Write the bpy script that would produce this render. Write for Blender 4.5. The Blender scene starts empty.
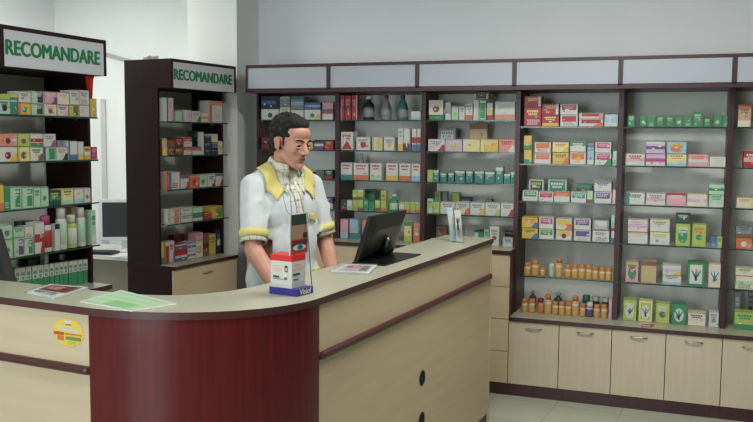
import bpy, bmesh, math, random
from mathutils import Vector, Matrix
from mathutils.bvhtree import BVHTree
R = math.radians
SC = bpy.context.scene
COL = SC.collection
rnd = random.Random(7)

# ------------------------------------------------------------------ camera
F, YAW, PIT, ROL, H = 842.6, .3516, .087, .0084, 1.68
fw = Vector((-math.sin(YAW)*math.cos(PIT), math.cos(YAW)*math.cos(PIT), -math.sin(PIT)))
rt0 = Vector((math.cos(YAW), math.sin(YAW), 0)); up0 = rt0.cross(fw)
rt = rt0*math.cos(ROL) + up0*math.sin(ROL)
up = -rt0*math.sin(ROL) + up0*math.cos(ROL)
cd = bpy.data.cameras.new('camera'); cam = bpy.data.objects.new('camera', cd); COL.objects.link(cam)
cam.matrix_world = Matrix(((rt.x, up.x, -fw.x, 0), (rt.y, up.y, -fw.y, 0), (rt.z, up.z, -fw.z, H), (0, 0, 0, 1)))
cd.sensor_width = 36; cd.lens = F*36/753; cd.clip_start = .05
SC.camera = cam

def ray(px, py):
    return fw + rt*((px-376.5)/F) - up*((py-211)/F)

# ------------------------------------------------------------------ materials
MATS = {}
def lin(c):
    c /= 255
    return c/12.92 if c <= .04045 else ((c+.055)/1.055)**2.4
def mat(name, rgb, rough=.6, metal=0, **kw):
    if name in MATS: return MATS[name]
    m = bpy.data.materials.new(name); m.use_nodes = True
    b = m.node_tree.nodes['Principled BSDF']
    b.inputs['Base Color'].default_value = (*[lin(v) for v in rgb], 1)
    b.inputs['Roughness'].default_value = rough
    b.inputs['Metallic'].default_value = metal
    for k, v in kw.items(): b.inputs[k.replace('_', ' ')].default_value = v
    MATS[name] = m
    return m
def grain(name, rgb1, rgb2, rough, scale=(60, 60, 4), detail=3, bump=0, mode='noise'):
    m = mat(name, rgb1, rough); nt = m.node_tree; b = nt.nodes['Principled BSDF']
    tc = nt.nodes.new('ShaderNodeTexCoord'); mp = nt.nodes.new('ShaderNodeMapping')
    mp.inputs['Scale'].default_value = scale
    n = nt.nodes.new('ShaderNodeTexNoise'); n.inputs['Scale'].default_value = 1; n.inputs['Detail'].default_value = detail
    r = nt.nodes.new('ShaderNodeValToRGB')
    r.color_ramp.elements[0].position = .35; r.color_ramp.elements[1].position = .68
    r.color_ramp.elements[0].color = (*[lin(v) for v in rgb1], 1)
    r.color_ramp.elements[1].color = (*[lin(v) for v in rgb2], 1)
    L = nt.links.new
    L(tc.outputs['Object'], mp.inputs[0]); L(mp.outputs[0], n.inputs['Vector']); L(n.outputs[0], r.inputs[0]); L(r.outputs[0], b.inputs['Base Color'])
    if bump:
        bp = nt.nodes.new('ShaderNodeBump'); bp.inputs['Strength'].default_value = bump; bp.inputs['Distance'].default_value = .002
        L(n.outputs[0], bp.inputs['Height']); L(bp.outputs[0], b.inputs['Normal'])
    return m
M_WALL = grain('painted wall', (226, 230, 233), (229, 233, 236), .85, (3, 3, 3))
M_WALLB = grain('white painted wall', (228, 232, 230), (231, 235, 233), .85, (3, 3, 3))
M_CEIL = mat('ceiling paint', (225, 225, 220), .9)
M_BEIGE = grain('maple laminate', (200, 181, 150), (205, 187, 157), .42, (3, 3, 38), 3)
M_BEIGEV = grain('maple laminate upright', (196, 182, 158), (201, 188, 164), .42, (40, 40, 3), 4)
M_TOP = grain('maple counter laminate', (166, 166, 146), (172, 172, 153), .3, (3, 60, 3), 4)
M_MAHO = grain('mahogany laminate', (84, 22, 24), (96, 28, 29), .24, (60, 60, 3), 4)
M_MAHO.node_tree.nodes['Principled BSDF'].inputs['Specular IOR Level'].default_value = .38
M_DARK = grain('dark mahogany laminate', (58, 32, 36), (70, 40, 43), .4, (60, 60, 4), 3)
M_EDGE = mat('mahogany edging', (74, 38, 36), .4)
M_PANEL = mat('white sign board', (170, 177, 186), .45)
M_BACK = grain('grey back board', (228, 230, 224), (232, 234, 228), .6, (4, 4, 4))
M_SIGN = mat('white sign face', (204, 208, 214), .45)
M_BACKU = grain('dark grey back board', (226, 230, 222), (230, 234, 226), .7, (4, 4, 4))
M_DARKU = grain('near black mahogany laminate', (38, 20, 21), (46, 24, 24), .55, (60, 60, 4), 3)
M_GREEN = mat('green sign lettering', (10, 120, 70), .5)
M_STEEL = mat('brushed steel', (170, 168, 160), .3, .9)
M_BLK = mat('black plastic', (16, 17, 19), .32)
M_BLK2 = mat('black hole', (5, 5, 5), .9)
M_SCREEN = mat('dark screen', (16, 17, 19), .5)
M_GREYPL = mat('silver plastic', (198, 202, 204), .4)
M_PAPER = mat('white paper', (225, 226, 222), .6)
M_DARKU.node_tree.nodes['Principled BSDF'].inputs['Specular IOR Level'].default_value = .2
# floor: large pale tiles with thin joints
def floor_mat():
    m = mat('pale floor tiles', (176, 186, 172), .22); nt = m.node_tree; b = nt.nodes['Principled BSDF']
    tc = nt.nodes.new('ShaderNodeTexCoord'); mp = nt.nodes.new('ShaderNodeMapping'); mp.inputs['Rotation'].default_value = (0, 0, R(5.2))
    br = nt.nodes.new('ShaderNodeTexBrick'); br.offset = 0
    br.inputs['Scale'].default_value = 1; br.inputs['Brick Width'].default_value = .4; br.inputs['Row Height'].default_value = .4
    br.inputs['Mortar Size'].default_value = .0025; br.inputs['Mortar Smooth'].default_value = .3
    br.inputs['Color1'].default_value = (lin(178), lin(184), lin(164), 1); br.inputs['Color2'].default_value = (lin(172), lin(178), lin(160), 1)
    br.inputs['Mortar'].default_value = (lin(140), lin(148), lin(136), 1)
    nt.links.new(tc.outputs['Object'], mp.inputs[0]); nt.links.new(mp.outputs[0], br.inputs['Vector']); nt.links.new(br.outputs[0], b.inputs['Base Color'])
    return m
M_FLOOR = floor_mat()
def glass_mat(name, tint, fac=.86, rough=.05):
    m = bpy.data.materials.new(name); m.use_nodes = True; nt = m.node_tree; nt.nodes.clear()
    o = nt.nodes.new('ShaderNodeOutputMaterial'); mx = nt.nodes.new('ShaderNodeMixShader')
    t = nt.nodes.new('ShaderNodeBsdfTransparent'); t.inputs[0].default_value = (*tint, 1)
    g = nt.nodes.new('ShaderNodeBsdfGlossy'); g.inputs['Roughness'].default_value = rough; g.inputs[0].default_value = (.9, .95, .93, 1)
    mx.inputs[0].default_value = 1-fac
    nt.links.new(t.outputs[0], mx.inputs[1]); nt.links.new(g.outputs[0], mx.inputs[2]); nt.links.new(mx.outputs[0], o.inputs[0])
    MATS[name] = m
    return m
M_GLASS = glass_mat('shelf glass', (.94, .97, .955), .93)
M_CLEAR = glass_mat('clear acrylic', (.90, .95, .95), .85)
M_FILM = glass_mat('plastic film', (.93, .94, .95), .82, .2)
M_GEDGE = mat('green glass edge', (38, 70, 60), .15)

PAL = {'w': ('white', (198, 200, 192)), 'c': ('cream', (216, 206, 176)), 'y': ('yellow', (214, 176, 52)), 'q': ('pale yellow', (214, 206, 124)),
       'l': ('lime', (160, 188, 72)), 'g': ('green', (38, 140, 84)), 'h': ('pale green', (160, 204, 168)), 't': ('teal', (40, 126, 118)),
       'f': ('dark green', (32, 72, 60)), 'b': ('blue', (58, 104, 172)), 'a': ('light blue', (136, 186, 208)), 'n': ('navy', (34, 44, 76)),
       'p': ('purple', (94, 72, 128)), 'm': ('magenta', (186, 48, 120)), 'v': ('lilac', (192, 166, 196)), 'k': ('pink', (220, 150, 168)),
       'r': ('red', (184, 34, 42)), 'u': ('dark red', (120, 32, 36)), 'o': ('orange', (218, 104, 48)), 's': ('salmon', (216, 132, 112)),
       'e': ('brown', (122, 84, 56)), 'i': ('grey', (128, 134, 138)), 'd': ('black', (34, 36, 40)), 'x': ('tan', (190, 160, 118)), 'j': ('orange-brown', (200, 120, 52)), 'z': ('amber', (208, 156, 70))}
def pm(ch):
    n, rgb = PAL[ch]
    l = .3*rgb[0]+.55*rgb[1]+.15*rgb[2]; rgb = tuple(int(10+.96*(v*.80+l*.20)) for v in rgb)
    return mat('print '+n, rgb, .45)

# ------------------------------------------------------------------ mesh helper
class MB:
    def __init__(s): s.v = []; s.f = []; s.m = []; s.mats = []; s.sm = []
    def mi(s, m):
        if m not in s.mats: s.mats.append(m)
        return s.mats.index(m)
    def add(s, vs, fs, m, smooth=False):
        o = len(s.v); s.v += [tuple(v) for v in vs]; k = s.mi(m)
        for f in fs: s.f.append([o+i for i in f]); s.m.append(k); s.sm.append(smooth)
        return s
    def box(s, a, b, m):
        x0, y0, z0 = a; x1, y1, z1 = b
        vs = [(x0, y0, z0), (x1, y0, z0), (x1, y1, z0), (x0, y1, z0), (x0, y0, z1), (x1, y0, z1), (x1, y1, z1), (x0, y1, z1)]
        s.add(vs, [(0, 3, 2, 1), (4, 5, 6, 7), (0, 1, 5, 4), (1, 2, 6, 5), (2, 3, 7, 6), (3, 0, 4, 7)], m)
        return s
    def prism(s, poly, z0, z1, m, mside=None, smooth=False):   # poly counter-clockwise
        n = len(poly); o = [(x, y, z0) for x, y in poly] + [(x, y, z1) for x, y in poly]
        s.add(o, [tuple(range(n-1, -1, -1)), tuple(range(n, 2*n))], m)
        s.add(o, [(i, (i+1) % n, n+(i+1) % n, n+i) for i in range(n)], mside or m, smooth)
        return s
    def lathe(s, prof, m, n=20, c=(0, 0, 0)):
        vs = []; fs = []
        for r, z in prof:
            for i in range(n):
                a = 2*math.pi*i/n; vs.append((c[0]+r*math.cos(a), c[1]+r*math.sin(a), c[2]+z))
        for j in range(len(prof)-1):
            for i in range(n): fs.append((j*n+i, j*n+(i+1) % n, (j+1)*n+(i+1) % n, (j+1)*n+i))
        fs.append(tuple(range(n-1, -1, -1))); fs.append(tuple((len(prof)-1)*n+i for i in range(n)))
        s.add(vs, fs, m, True)
        return s
    def tube(s, pts, r, m, n=8):
        pts = [Vector(p) for p in pts]; vs = []; fs = []
        rr = r if isinstance(r, (list, tuple)) else [r]*len(pts)
        for j, p in enumerate(pts):
            d = (pts[min(j+1, len(pts)-1)] - pts[max(j-1, 0)]).normalized()
            a = d.orthogonal().normalized() if j == 0 else (a - d*a.dot(d)).normalized()
            b = d.cross(a)
            for i in range(n):
                t = 2*math.pi*i/n; vs.append(p + (a*math.cos(t) + b*math.sin(t))*rr[j])
        for j in range(len(pts)-1):
            for i in range(n): fs.append((j*n+i, j*n+(i+1) % n, (j+1)*n+(i+1) % n, (j+1)*n+i))
        fs.append(tuple(range(n-1, -1, -1))); fs.append(tuple((len(pts)-1)*n+i for i in range(n)))
        s.add(vs, fs, m, True)
        return s
    def build(s, name, parent=None, bevel=0, loc=None, rz=0):
        me = bpy.data.meshes.new(name); me.from_pydata(s.v, [], s.f)
        for m in s.mats: me.materials.append(m)
        me.polygons.foreach_set('material_index', s.m); me.polygons.foreach_set('use_smooth', s.sm)
        me.update()
        o = bpy.data.objects.new(name, me); COL.objects.link(o)
        if parent: o.parent = parent
        if loc is not None: o.location = loc
        if rz: o.rotation_euler = (0, 0, rz)
        if bevel:
            b = o.modifiers.new('bevel', 'BEVEL'); b.width = bevel; b.segments = 2; b.limit_method = 'ANGLE'
        return o
def tag(o, label=None, cat=None, group=None, kind=None):
    if label: o['label'] = label
    if cat: o['category'] = cat
    if group: o['group'] = group
    if kind: o['kind'] = kind
    return o
def empty(name, loc, rz=0):
    o = bpy.data.objects.new(name, None); COL.objects.link(o); o.location = loc; o.rotation_euler = (0, 0, rz)
    o.empty_display_size = .05
    return o
def text_mesh(name, s, size, m, bold=.0, extr=.001, parent=None, align='CENTER', xs=1.0):
    cu = bpy.data.curves.new(name, 'FONT'); cu.body = s; cu.size = size; cu.extrude = extr
    cu.align_x = align; cu.align_y = 'CENTER'
    t = bpy.data.objects.new('tmp', cu); COL.objects.link(t)
    dg = bpy.context.evaluated_depsgraph_get()
    me = bpy.data.meshes.new_from_object(t.evaluated_get(dg)); bpy.data.objects.remove(t)
    me.materials.clear(); me.materials.append(m)
    for v in me.vertices: v.co.x *= xs
    if bold:
        V = [v.co.copy() for v in me.vertices]; Fc = [list(p.vertices) for p in me.polygons]; vs = []; fs = []
        for k, (dx, dy) in enumerate(((-bold, 0), (0, -bold*.5), (0, bold*.5), (bold, 0))):
            o = len(vs); vs += [(v.x+dx, v.y+dy, v.z+.00008*k) for v in V]; fs += [[o+i for i in f] for f in Fc]
        me = bpy.data.meshes.new(name); me.from_pydata(vs, [], fs); me.materials.append(m)
    o = bpy.data.objects.new(name, me); COL.objects.link(o)
    if parent: o.parent = parent
    return o

# ------------------------------------------------------------------ room
def struct(name, mb, **k):
    return tag(mb.build(name, **k), kind='structure')
YB, ZC = 5.90, 3.1
XL, XR, YBL, YF = -5.45, 2.2, 6.30, -2.4
CX0, CX1, CY = -3.568, -3.15, 5.56
struct('floor', MB().box((XL-.1, YF, -.1), (XR+.1, YBL+.1, 0), M_FLOOR))
struct('ceiling', MB().box((XL-.1, YF, ZC), (XR+.1, YBL+.1, ZC+.1), M_CEIL))
struct('wall_back', MB().box((CX1, YB, 0), (XR+.1, YB+.5, ZC), M_WALL))
struct('wall_rear_left', MB().box((XL-.1, YBL, 0), (CX0, YBL+.1, ZC), M_WALLB))
struct('wall_column', MB().box((CX0, CY, 0), (CX1, YB+.5, ZC), M_WALLB))
struct('wall_left', MB().box((XL-.1, YF, 0), (XL, YBL, ZC), M_WALL))
WX0, WX1, WZ0, WZ1 = -3.4, -1.25, .35, 2.75
M_FRONT = mat('brown grey wall paint', (104, 98, 92), .8)
mb = MB().box((XL, YF-.1, 0), (WX0, YF, ZC), M_WALL).box((WX1, YF-.1, 0), (XR, YF, ZC), M_FRONT).box((WX0, YF-.1, 0), (WX1, YF, WZ0), M_WALL).box((WX0, YF-.1, WZ1), (WX1, YF, ZC), M_WALL)
struct('wall_front', mb)
mb = MB()
for x in (WX0, (WX0+WX1)/2-.02, WX1-.04): mb.box((x, YF-.07, WZ0), (x+.04, YF-.02, WZ1), M_PANEL)
mb.box((WX0, YF-.07, WZ0), (WX1, YF-.02, WZ0+.04), M_PANEL).box((WX0, YF-.07, WZ1-.04), (WX1, YF-.02, WZ1), M_PANEL)
struct('window_1', mb)
struct('wall_right', MB().box((XR, YF, 0), (XR+.1, YB, ZC), M_FRONT))

# ------------------------------------------------------------------ shelving frames
class Frame:
    def __init__(s, A, B):
        s.A = Vector((A[0], A[1])); t = Vector((B[0]-A[0], B[1]-A[1])).normalized(); s.t = t
        s.n = Vector((-t.y, t.x)); s.rz = math.atan2(t.y, t.x)
    def loc(s, px, py, yl):            # pixel ray meets the vertical plane at local depth yl
        d = ray(px, py); k = (s.A.dot(s.n)+yl)/(d.x*s.n.x+d.y*s.n.y)
        p = Vector((d.x*k, d.y*k)); return (p-s.A).dot(s.t), H+d.z*k
    def w(s, x, y, z=0):
        p = s.A+s.t*x+s.n*y; return Vector((p.x, p.y, z))
WALL = Frame((-2.993, 5.386), (0, 5.386))
U1 = Frame((-2.985, 3.092), (-2.943, 3.793))
U2 = Frame((-3.193, 4.774), (-3.106, 5.47))
XB = [.012, .6545, 1.295, 1.943, 2.595, 3.237, 3.884]; DEP = .44; TOPZ = 2.186
def bay_of(x): return max(0, min(5, sum(1 for b in XB if x >= b)-1))

def bow_handle(parent, x, z, y=0, w=.1):
    mb = MB(); pts = [(x-w/2, y, z), (x-w/2+.005, y-.009, z+.001), (x-w/4, y-.013, z+.002), (x, y-.014, z+.002), (x+w/4, y-.013, z+.002), (x+w/2-.005, y-.009, z+.001), (x+w/2, y, z)]
    mb.tube(pts, .0045, M_STEEL, 8)
    return mb.build('handle', parent)

def shelf_unit(fr, x0, width, shelves, zbase, label, group, sign=False):
    o = empty('shelving_unit', fr.w(x0, 0, 0), fr.rz); tag(o, label, 'shelving unit', group)
    M_DARK, M_BACK = (globals()['M_DARKU'], globals()['M_BACKU']) if sign else (globals()['M_DARK'], globals()['M_BACK'])
    t = .018 if sign else .0155; fb = 1.996 if sign else 1.990; sb = .12 if sign else .16
    DEP = (.44 if fr is U1 else .41) if sign else .475
    for a in (0, width-t):
        mb = MB().box((a, sb, zbase), (a+t, DEP, fb+.01), M_DARK); mb.build('side_panel', o, bevel=.001)
    MB().box((t, DEP-.012, zbase), (width-t, DEP-.002, fb), M_BACK).build('back_panel', o)
    # cornice
    mb = MB()
    mb.box((0, 0, TOPZ-.02), (width, DEP, TOPZ), M_DARK)
    if sign:
        mb.box((0, .0, fb), (.02, DEP, TOPZ-.02), M_DARK); mb.box((width-.02, 0, fb), (width, DEP, TOPZ-.02), M_DARK)
        mb.box((.02, .02, fb), (width-.02, DEP, fb+.012), M_DARK)
    else:
        mb.box((0, 0, fb+.02), (.014, DEP, TOPZ-.02), M_DARK); mb.box((width-.014, 0, fb+.02), (width, DEP, TOPZ-.02), M_DARK)
        mb.box((0, 0, fb), (width, .018, fb+.03), M_DARK); mb.box((0, .018, fb), (width, DEP, fb+.02), M_DARK)
    mb.build('cornice', o, bevel=.0008)
    if sign:
        p = MB().box((.02, .002, fb+.001), (width-.02, .014, TOPZ-.0205), M_SIGN).build('sign_board', o)
    else:
        MB().box((.0145, .006, fb+.031), (width-.0145, .016, TOPZ-.0205), M_PANEL).build('fascia_panel', o)
    xr = width+.045
    for z in shelves:
        if sign: xr = fr.loc(97.8 if fr is U1 else 227.8, 140, .05)[0]
        mb = MB().box((t+.001, sb+.008, z-.007), (width-t-.001, DEP-.014, z-.0005), M_GLASS)
        mb.box((t+.001, sb+.0065, z-.0075), (width-t-.001, sb+.008, z), M_GEDGE)
        if sign:
            mb.box((.004, .05, z-.007), (xr, .1195, z-.0005), M_GLASS); mb.box((.004, .0485, z-.0075), (xr, .05, z), M_GEDGE)
            mb.box((t+.001, .1195, z-.007), (width-t-.001, .1265, z-.0005), M_GLASS)
        s = mb.build('glass_shelf', o)
        mb = MB()
        for xx in (t+.001, width-t-.001):
            for yy in (.2, .38):
                mb.tube([(xx, yy, z-.0115), (xx+(.012 if xx < width/2 else -.012), yy, z-.0115)], .0038, M_STEEL, 8)
        mb.build('shelf_pins', s)
    return o

def base_cabinet(fr, x0, width, zt, kind, label, group):
    DEP = .475 if fr is WALL else (.44 if fr is U1 else .41)
    o = empty('base_cabinet', fr.w(x0, 0, 0), fr.rz); tag(o, label, 'cabinet', group)
    M_DARK = globals()['M_DARK' if fr is WALL else 'M_DARKU']
    zb = .077; t = .018
    mb = MB()
    for a in (0, width-t): mb.box((a, .02, zb), (a+t, DEP, zt), M_DARK)
    mb.box((t, .02, zb), (width-t, DEP, zb+.018), M_DARK); mb.box((t, DEP-.01, zb+.018), (width-t, DEP, zt), M_DARK)
    mb.box((t, .02, zt-.018), (width-t, DEP-.01, zt), M_DARK)
    mb.build('carcass', o)
    MB().box((0, .004, 0), (width, .02, zb-.002), M_DARK).build('plinth', o)
    if kind == 'doors':
        h = width/2
        for k in range(2):
            d = MB().box((k*h+.0024, 0, zb+.002), ((k+1)*h-.0024, .018, zt-.003), M_BEIGEV).build('door', o, bevel=.0008)
            bow_handle(d, (k+.5)*h, zt-.04)
    else:
        n = kind; hh = (zt-zb)/n
        for k in range(n):
            d = MB().box((.002, 0, zb+k*hh+.002), (width-.002, .018, zb+(k+1)*hh-.002), M_BEIGE).build('drawer', o, bevel=.0008)
            bow_handle(d, width/2, zb+(k+.75)*hh)
    return o

SH_HI = [1.802, 1.588, 1.378, 1.161]; SH_LO = [1.7605, 1.516, 1.269, 1.020, .7715]; SH_U = [1.775, 1.548, 1.318, 1.085]
HI_T, LO_T = .955, .522
ORD = ['first', 'second', 'third', 'fourth', 'fifth', 'sixth', 'seventh', 'eighth', 'ninth', 'tenth', 'eleventh', 'twelfth', 'thirteenth', 'fourteenth', 'fifteenth', 'sixteenth', 'seventeenth', 'eighteenth', 'nineteenth', 'twentieth']
BAYW = ['leftmost', 'second', 'third', 'fourth', 'fifth', 'sixth']
for i in range(6):
    hi = i < 3
    shelf_unit(WALL, XB[i], XB[i+1]-XB[i], SH_HI if hi else SH_LO, HI_T if hi else LO_T,
               ['mahogany wall shelving bay, leftmost, directly behind the man', 'mahogany wall shelving bay holding three dark and silver bottles on top',
                'mahogany wall shelving bay above the far end of the counter', 'mahogany wall shelving bay with rows of amber jars at the bottom',
                'mahogany wall shelving bay with a row of small green boxes on top', 'mahogany wall shelving bay at the right edge, cut by the picture'][i], 'wall shelving bays')
    base_cabinet(WALL, XB[i], XB[i+1]-XB[i], (HI_T if hi else LO_T)-.025, 4 if hi else 'doors',
                 ['tall beige drawer base under the leftmost wall bay', 'tall beige drawer base behind the computer monitor', 'tall beige drawer base seen past the counter end, under two white boxes',
                  'low beige two-door cabinet beside the drawers, under the amber jars', 'low beige two-door cabinet under the yellow-green tea boxes', 'low beige two-door cabinet at the right edge'][i], 'wall base cabinets')
mb = MB().box((XB[0], -.006, HI_T-.024), (XB[3], .475, HI_T), M_TOP)
for a, b in (((XB[0], -.010, HI_T-.024), (XB[3]+.004, -.0062, HI_T)), ((XB[3]+.0005, -.0062, HI_T-.024), (XB[3]+.004, .159, HI_T))): mb.box(a, b, M_DARK)
tag(mb.build('worktop', loc=WALL.w(0, 0)), 'higher beige worktop with dark edge behind man and monitor', 'worktop')
mb = MB().box((XB[3]+.006, -.006, LO_T-.024), (XB[6], .475, LO_T), M_TOP); mb.box((XB[3]+.006, -.010, LO_T-.024), (XB[6], -.0062, LO_T), M_DARK)
tag(mb.build('worktop', loc=WALL.w(0, 0)), 'low beige worktop with dark edge under jars and tea boxes', 'worktop')
for fr, wd, nm, zt in ((U1, .703, 'near', .865), (U2, .700, 'far', .806)):
    o = shelf_unit(fr, 0, wd, SH_U, zt, 'dark %s shelving unit headed by %s green lettered sign' % (('freestanding', 'the larger, left-hand') if nm == 'near' else ('side-on', 'the smaller, right-hand')), 'lettered shelving units', True)
    tx = text_mesh('sign_lettering', 'RECOMANDARE', .097, M_GREEN, .0048, .0006, o, xs=1)
    wx = max(v.co.x for v in tx.data.vertices)-min(v.co.x for v in tx.data.vertices)
    for v in tx.data.vertices: v.co.x *= .628/wx
    tx.rotation_euler = (math.pi/2, 0, 0); tx.location = (wd/2-.012, .0012, (2.166+1.997)/2)
    base_cabinet(fr, 0, wd, zt-.025, 3, 'beige drawer cabinet beneath the %s lettered shelving unit' % nm, 'lettered unit base cabinets')
    mb = MB().box((0, -.008, zt-.024), (wd, .41, zt), M_TOP); mb.box((0, -.012, zt-.024), (wd, -.0082, zt), M_DARK); mb.box((-.003, -.012, zt-.024), (-.0002, .41, zt), M_DARKU)
    tag(mb.build('worktop', loc=fr.w(0, 0), rz=fr.rz), 'beige worktop with dark edge on the %s lettered drawer cabinet' % nm, 'worktop')

# ------------------------------------------------------------------ products
PAT = {'P': (.1, .42, .9, .9), 'H': (0, .55, 1, 1), 'B': (0, 0, 1, .3), 'L': (0, 0, .2, 1), 'R': (.82, 0, 1, 1), 'M': (0, .36, 1, .62), 'I': (.14, .1, .86, .88), 'U': (0, .8, 1, 1), 'G': (.45, .1, .92, .9)}
PNAME = {'P': 'panel', 'H': 'top half', 'B': 'base', 'L': 'left edge', 'R': 'right edge', 'M': 'band', 'I': 'front panel', 'U': 'top strip', 'D': 'spot', 'C': 'corner', 'T': 'triangle', 'X': 'lettering', 'Y': 'small print', 'F': 'leaf picture', 'G': 'side panel', 'O': 'oval'}
def ell(mb, cx, cz, rx, rz, y, m, n=14, rot=0):
    vs = []
    for i in range(n):
        a = 2*math.pi*i/n; x = rx*math.cos(a); z = rz*math.sin(a)
        vs.append((cx+x*math.cos(rot)-z*math.sin(rot), y, cz+x*math.sin(rot)+z*math.cos(rot)))
    mb.add(vs, [tuple(range(n))], m)
def print_art(mb, w, h, y, codes, x0=0, z0=0):
    k = 0
    for c in codes:
        k += 1; p, m = c[0], pm(c[1]); yy = y-.0004*k
        q = lambda a, b, c2, d: mb.add([(x0+a*w, yy, z0+b*h), (x0+c2*w, yy, z0+b*h), (x0+c2*w, yy, z0+d*h), (x0+a*w, yy, z0+d*h)], [(0, 1, 2, 3)], m)
        if p in PAT: q(*PAT[p])
        elif p == 'D': r = min(w, h)*.24; ell(mb, x0+w*.5, z0+h*.42, r, r, yy, m)
        elif p == 'O': ell(mb, x0+w*.5, z0+h*.45, w*.33, h*.33, yy, m)
        elif p == 'C': mb.add([(x0+.55*w, yy, z0), (x0+w, yy, z0), (x0+w, yy, z0+.5*h), (x0+.85*w, yy, z0+.55*h)], [(0, 1, 2, 3)], m)
        elif p == 'T': mb.add([(x0+.08*w, yy, z0+.05*h), (x0+.92*w, yy, z0+.05*h), (x0+.5*w, yy, z0+.55*h)], [(0, 1, 2)], m)
        elif p in 'XY':
            rows = ((.16, .72, .84), (.24, .58, .68)) if p == 'X' else ((.15, .3, .35), (.2, .2, .25), (.18, .1, .15))
            if p == 'X' and len(codes) > 1 and codes[0][0] in 'B': rows = ((.16, .78, .88), (.24, .62, .7))
            for a, b, d in rows:
                n = 5; 
                for j in range(n):
                    u0 = a+(1-2*a)*j/n; q(u0, b, u0+(1-2*a)/n*(.78 if p == 'X' else .86), d)
        elif p == 'F':
            for a in (-.5, 0, .5): ell(mb, x0+w*(.5+.2*a), z0+h*.45, w*.055, h*.26, yy, m, 10, -a)
def product_box(fr, x0, x1, yl, z0, z1, dep, design, name='medicine_box'):
    codes = design.split(); base = pm(codes[0][0]); w = x1-x0; h = z1-z0
    mb = MB(); mb.box((-w/2, 0, 0), (w/2, dep, h), base)
    print_art(mb, w, h, -.0001, codes[1:], -w/2, 0)
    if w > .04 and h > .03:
        br = base.diffuse_color; ek = 'print edge '+codes[0][0]; rgb = PAL[codes[0][0]][1]; em = mat(ek, tuple(v*.62 for v in rgb), .5); e = .0022; yy = -.00015  # darker rim painted round the face as gap shade between stacked boxes
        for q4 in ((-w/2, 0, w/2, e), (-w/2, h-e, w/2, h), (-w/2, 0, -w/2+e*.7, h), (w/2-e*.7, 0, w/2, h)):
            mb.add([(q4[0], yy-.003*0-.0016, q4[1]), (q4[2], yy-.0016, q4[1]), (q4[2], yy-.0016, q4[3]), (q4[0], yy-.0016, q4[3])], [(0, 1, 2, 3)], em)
        q = random.Random(int(abs(x0)*9973+z0*7919)); k = len(codes)+1
        for i in range(2):
            m = pm(q.choice('wcqkhaxois')); a = q.uniform(.1, .75)*w-w/2; c2 = q.uniform(.12, .6)*h; ww = q.uniform(.08, .22)*w; hh2 = q.uniform(.06, .2)*h; yy = -.0004*(k+i)
            if q.random() < .5: mb.add([(a, yy, c2), (a+ww, yy, c2), (a+ww, yy, c2+hh2), (a, yy, c2+hh2)], [(0, 1, 2, 3)], m)
            else: ell(mb, a+ww/2, c2+hh2/2, ww/2, hh2/2, yy, m, 10)
    # faint seam lines on the lid flap
    mb.box((-w/2+.002, .002, h), (w/2-.002, dep*.5, h+.0004), base)
    return mb.build(name, loc=fr.w((x0+x1)/2, yl, z0), rz=fr.rz)
def container(fr, xc, yl, z0, r, h, kind, cols, name):
    loc = fr.w(xc, yl+r, z0); b, c, l = [pm(k) for k in cols]
    if kind == 'jar':
        body = [(.001, 0), (r*.94, 0), (r, .05*h), (r, .66*h), (r*.9, .72*h), (r*.86, .735*h)]
        cap = [(.001, .735*h), (r*.93, .735*h), (r*.95, .76*h), (r*.94, .97*h), (r*.84, h)]; lab = (.54, .64)
    elif kind == 'bottle':
        body = [(.001, 0), (r*.95, 0), (r, .04*h), (r, .55*h), (r*.8, .68*h), (r*.42, .76*h), (r*.4, .84*h)]
        cap = [(.001, .84*h), (r*.5, .84*h), (r*.5, .98*h), (r*.42, h)]; lab = (.12, .5)
    elif kind == 'tall':
        body = [(.001, 0), (r*.96, 0), (r, .03*h), (r, .68*h), (r*.92, .73*h), (r*.7, .745*h)]
        cap = [(.001, .745*h), (r*.78, .745*h), (r*.78, .97*h), (r*.68, h)]; lab = (.12, .6) if b is not pm('z') else (.5, .62)
    elif kind == 'flask':
        body = [(.001, 0), (r*.95, 0), (r, .05*h), (r*.98, .45*h), (r*.8, .62*h), (r*.45, .78*h), (r*.36, .9*h)]
        cap = [(.001, .9*h), (r*.42, .9*h), (r*.42, .99*h), (r*.36, h)]; lab = (.12, .42)
    o = MB().lathe(body, b, 18).build(name, loc=loc, rz=fr.rz)
    MB().lathe(cap, c, 18).build('cap', o)
    MB().lathe([(r*1.0, lab[0]*h), (r*1.012, lab[0]*h+.0005), (r*1.012, lab[1]*h), (r*1.0, lab[1]*h+.0005)], l, 18).build('label_band', o)
    return o
def cnt(s): return len(s.split())
SEEN = set()
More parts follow.
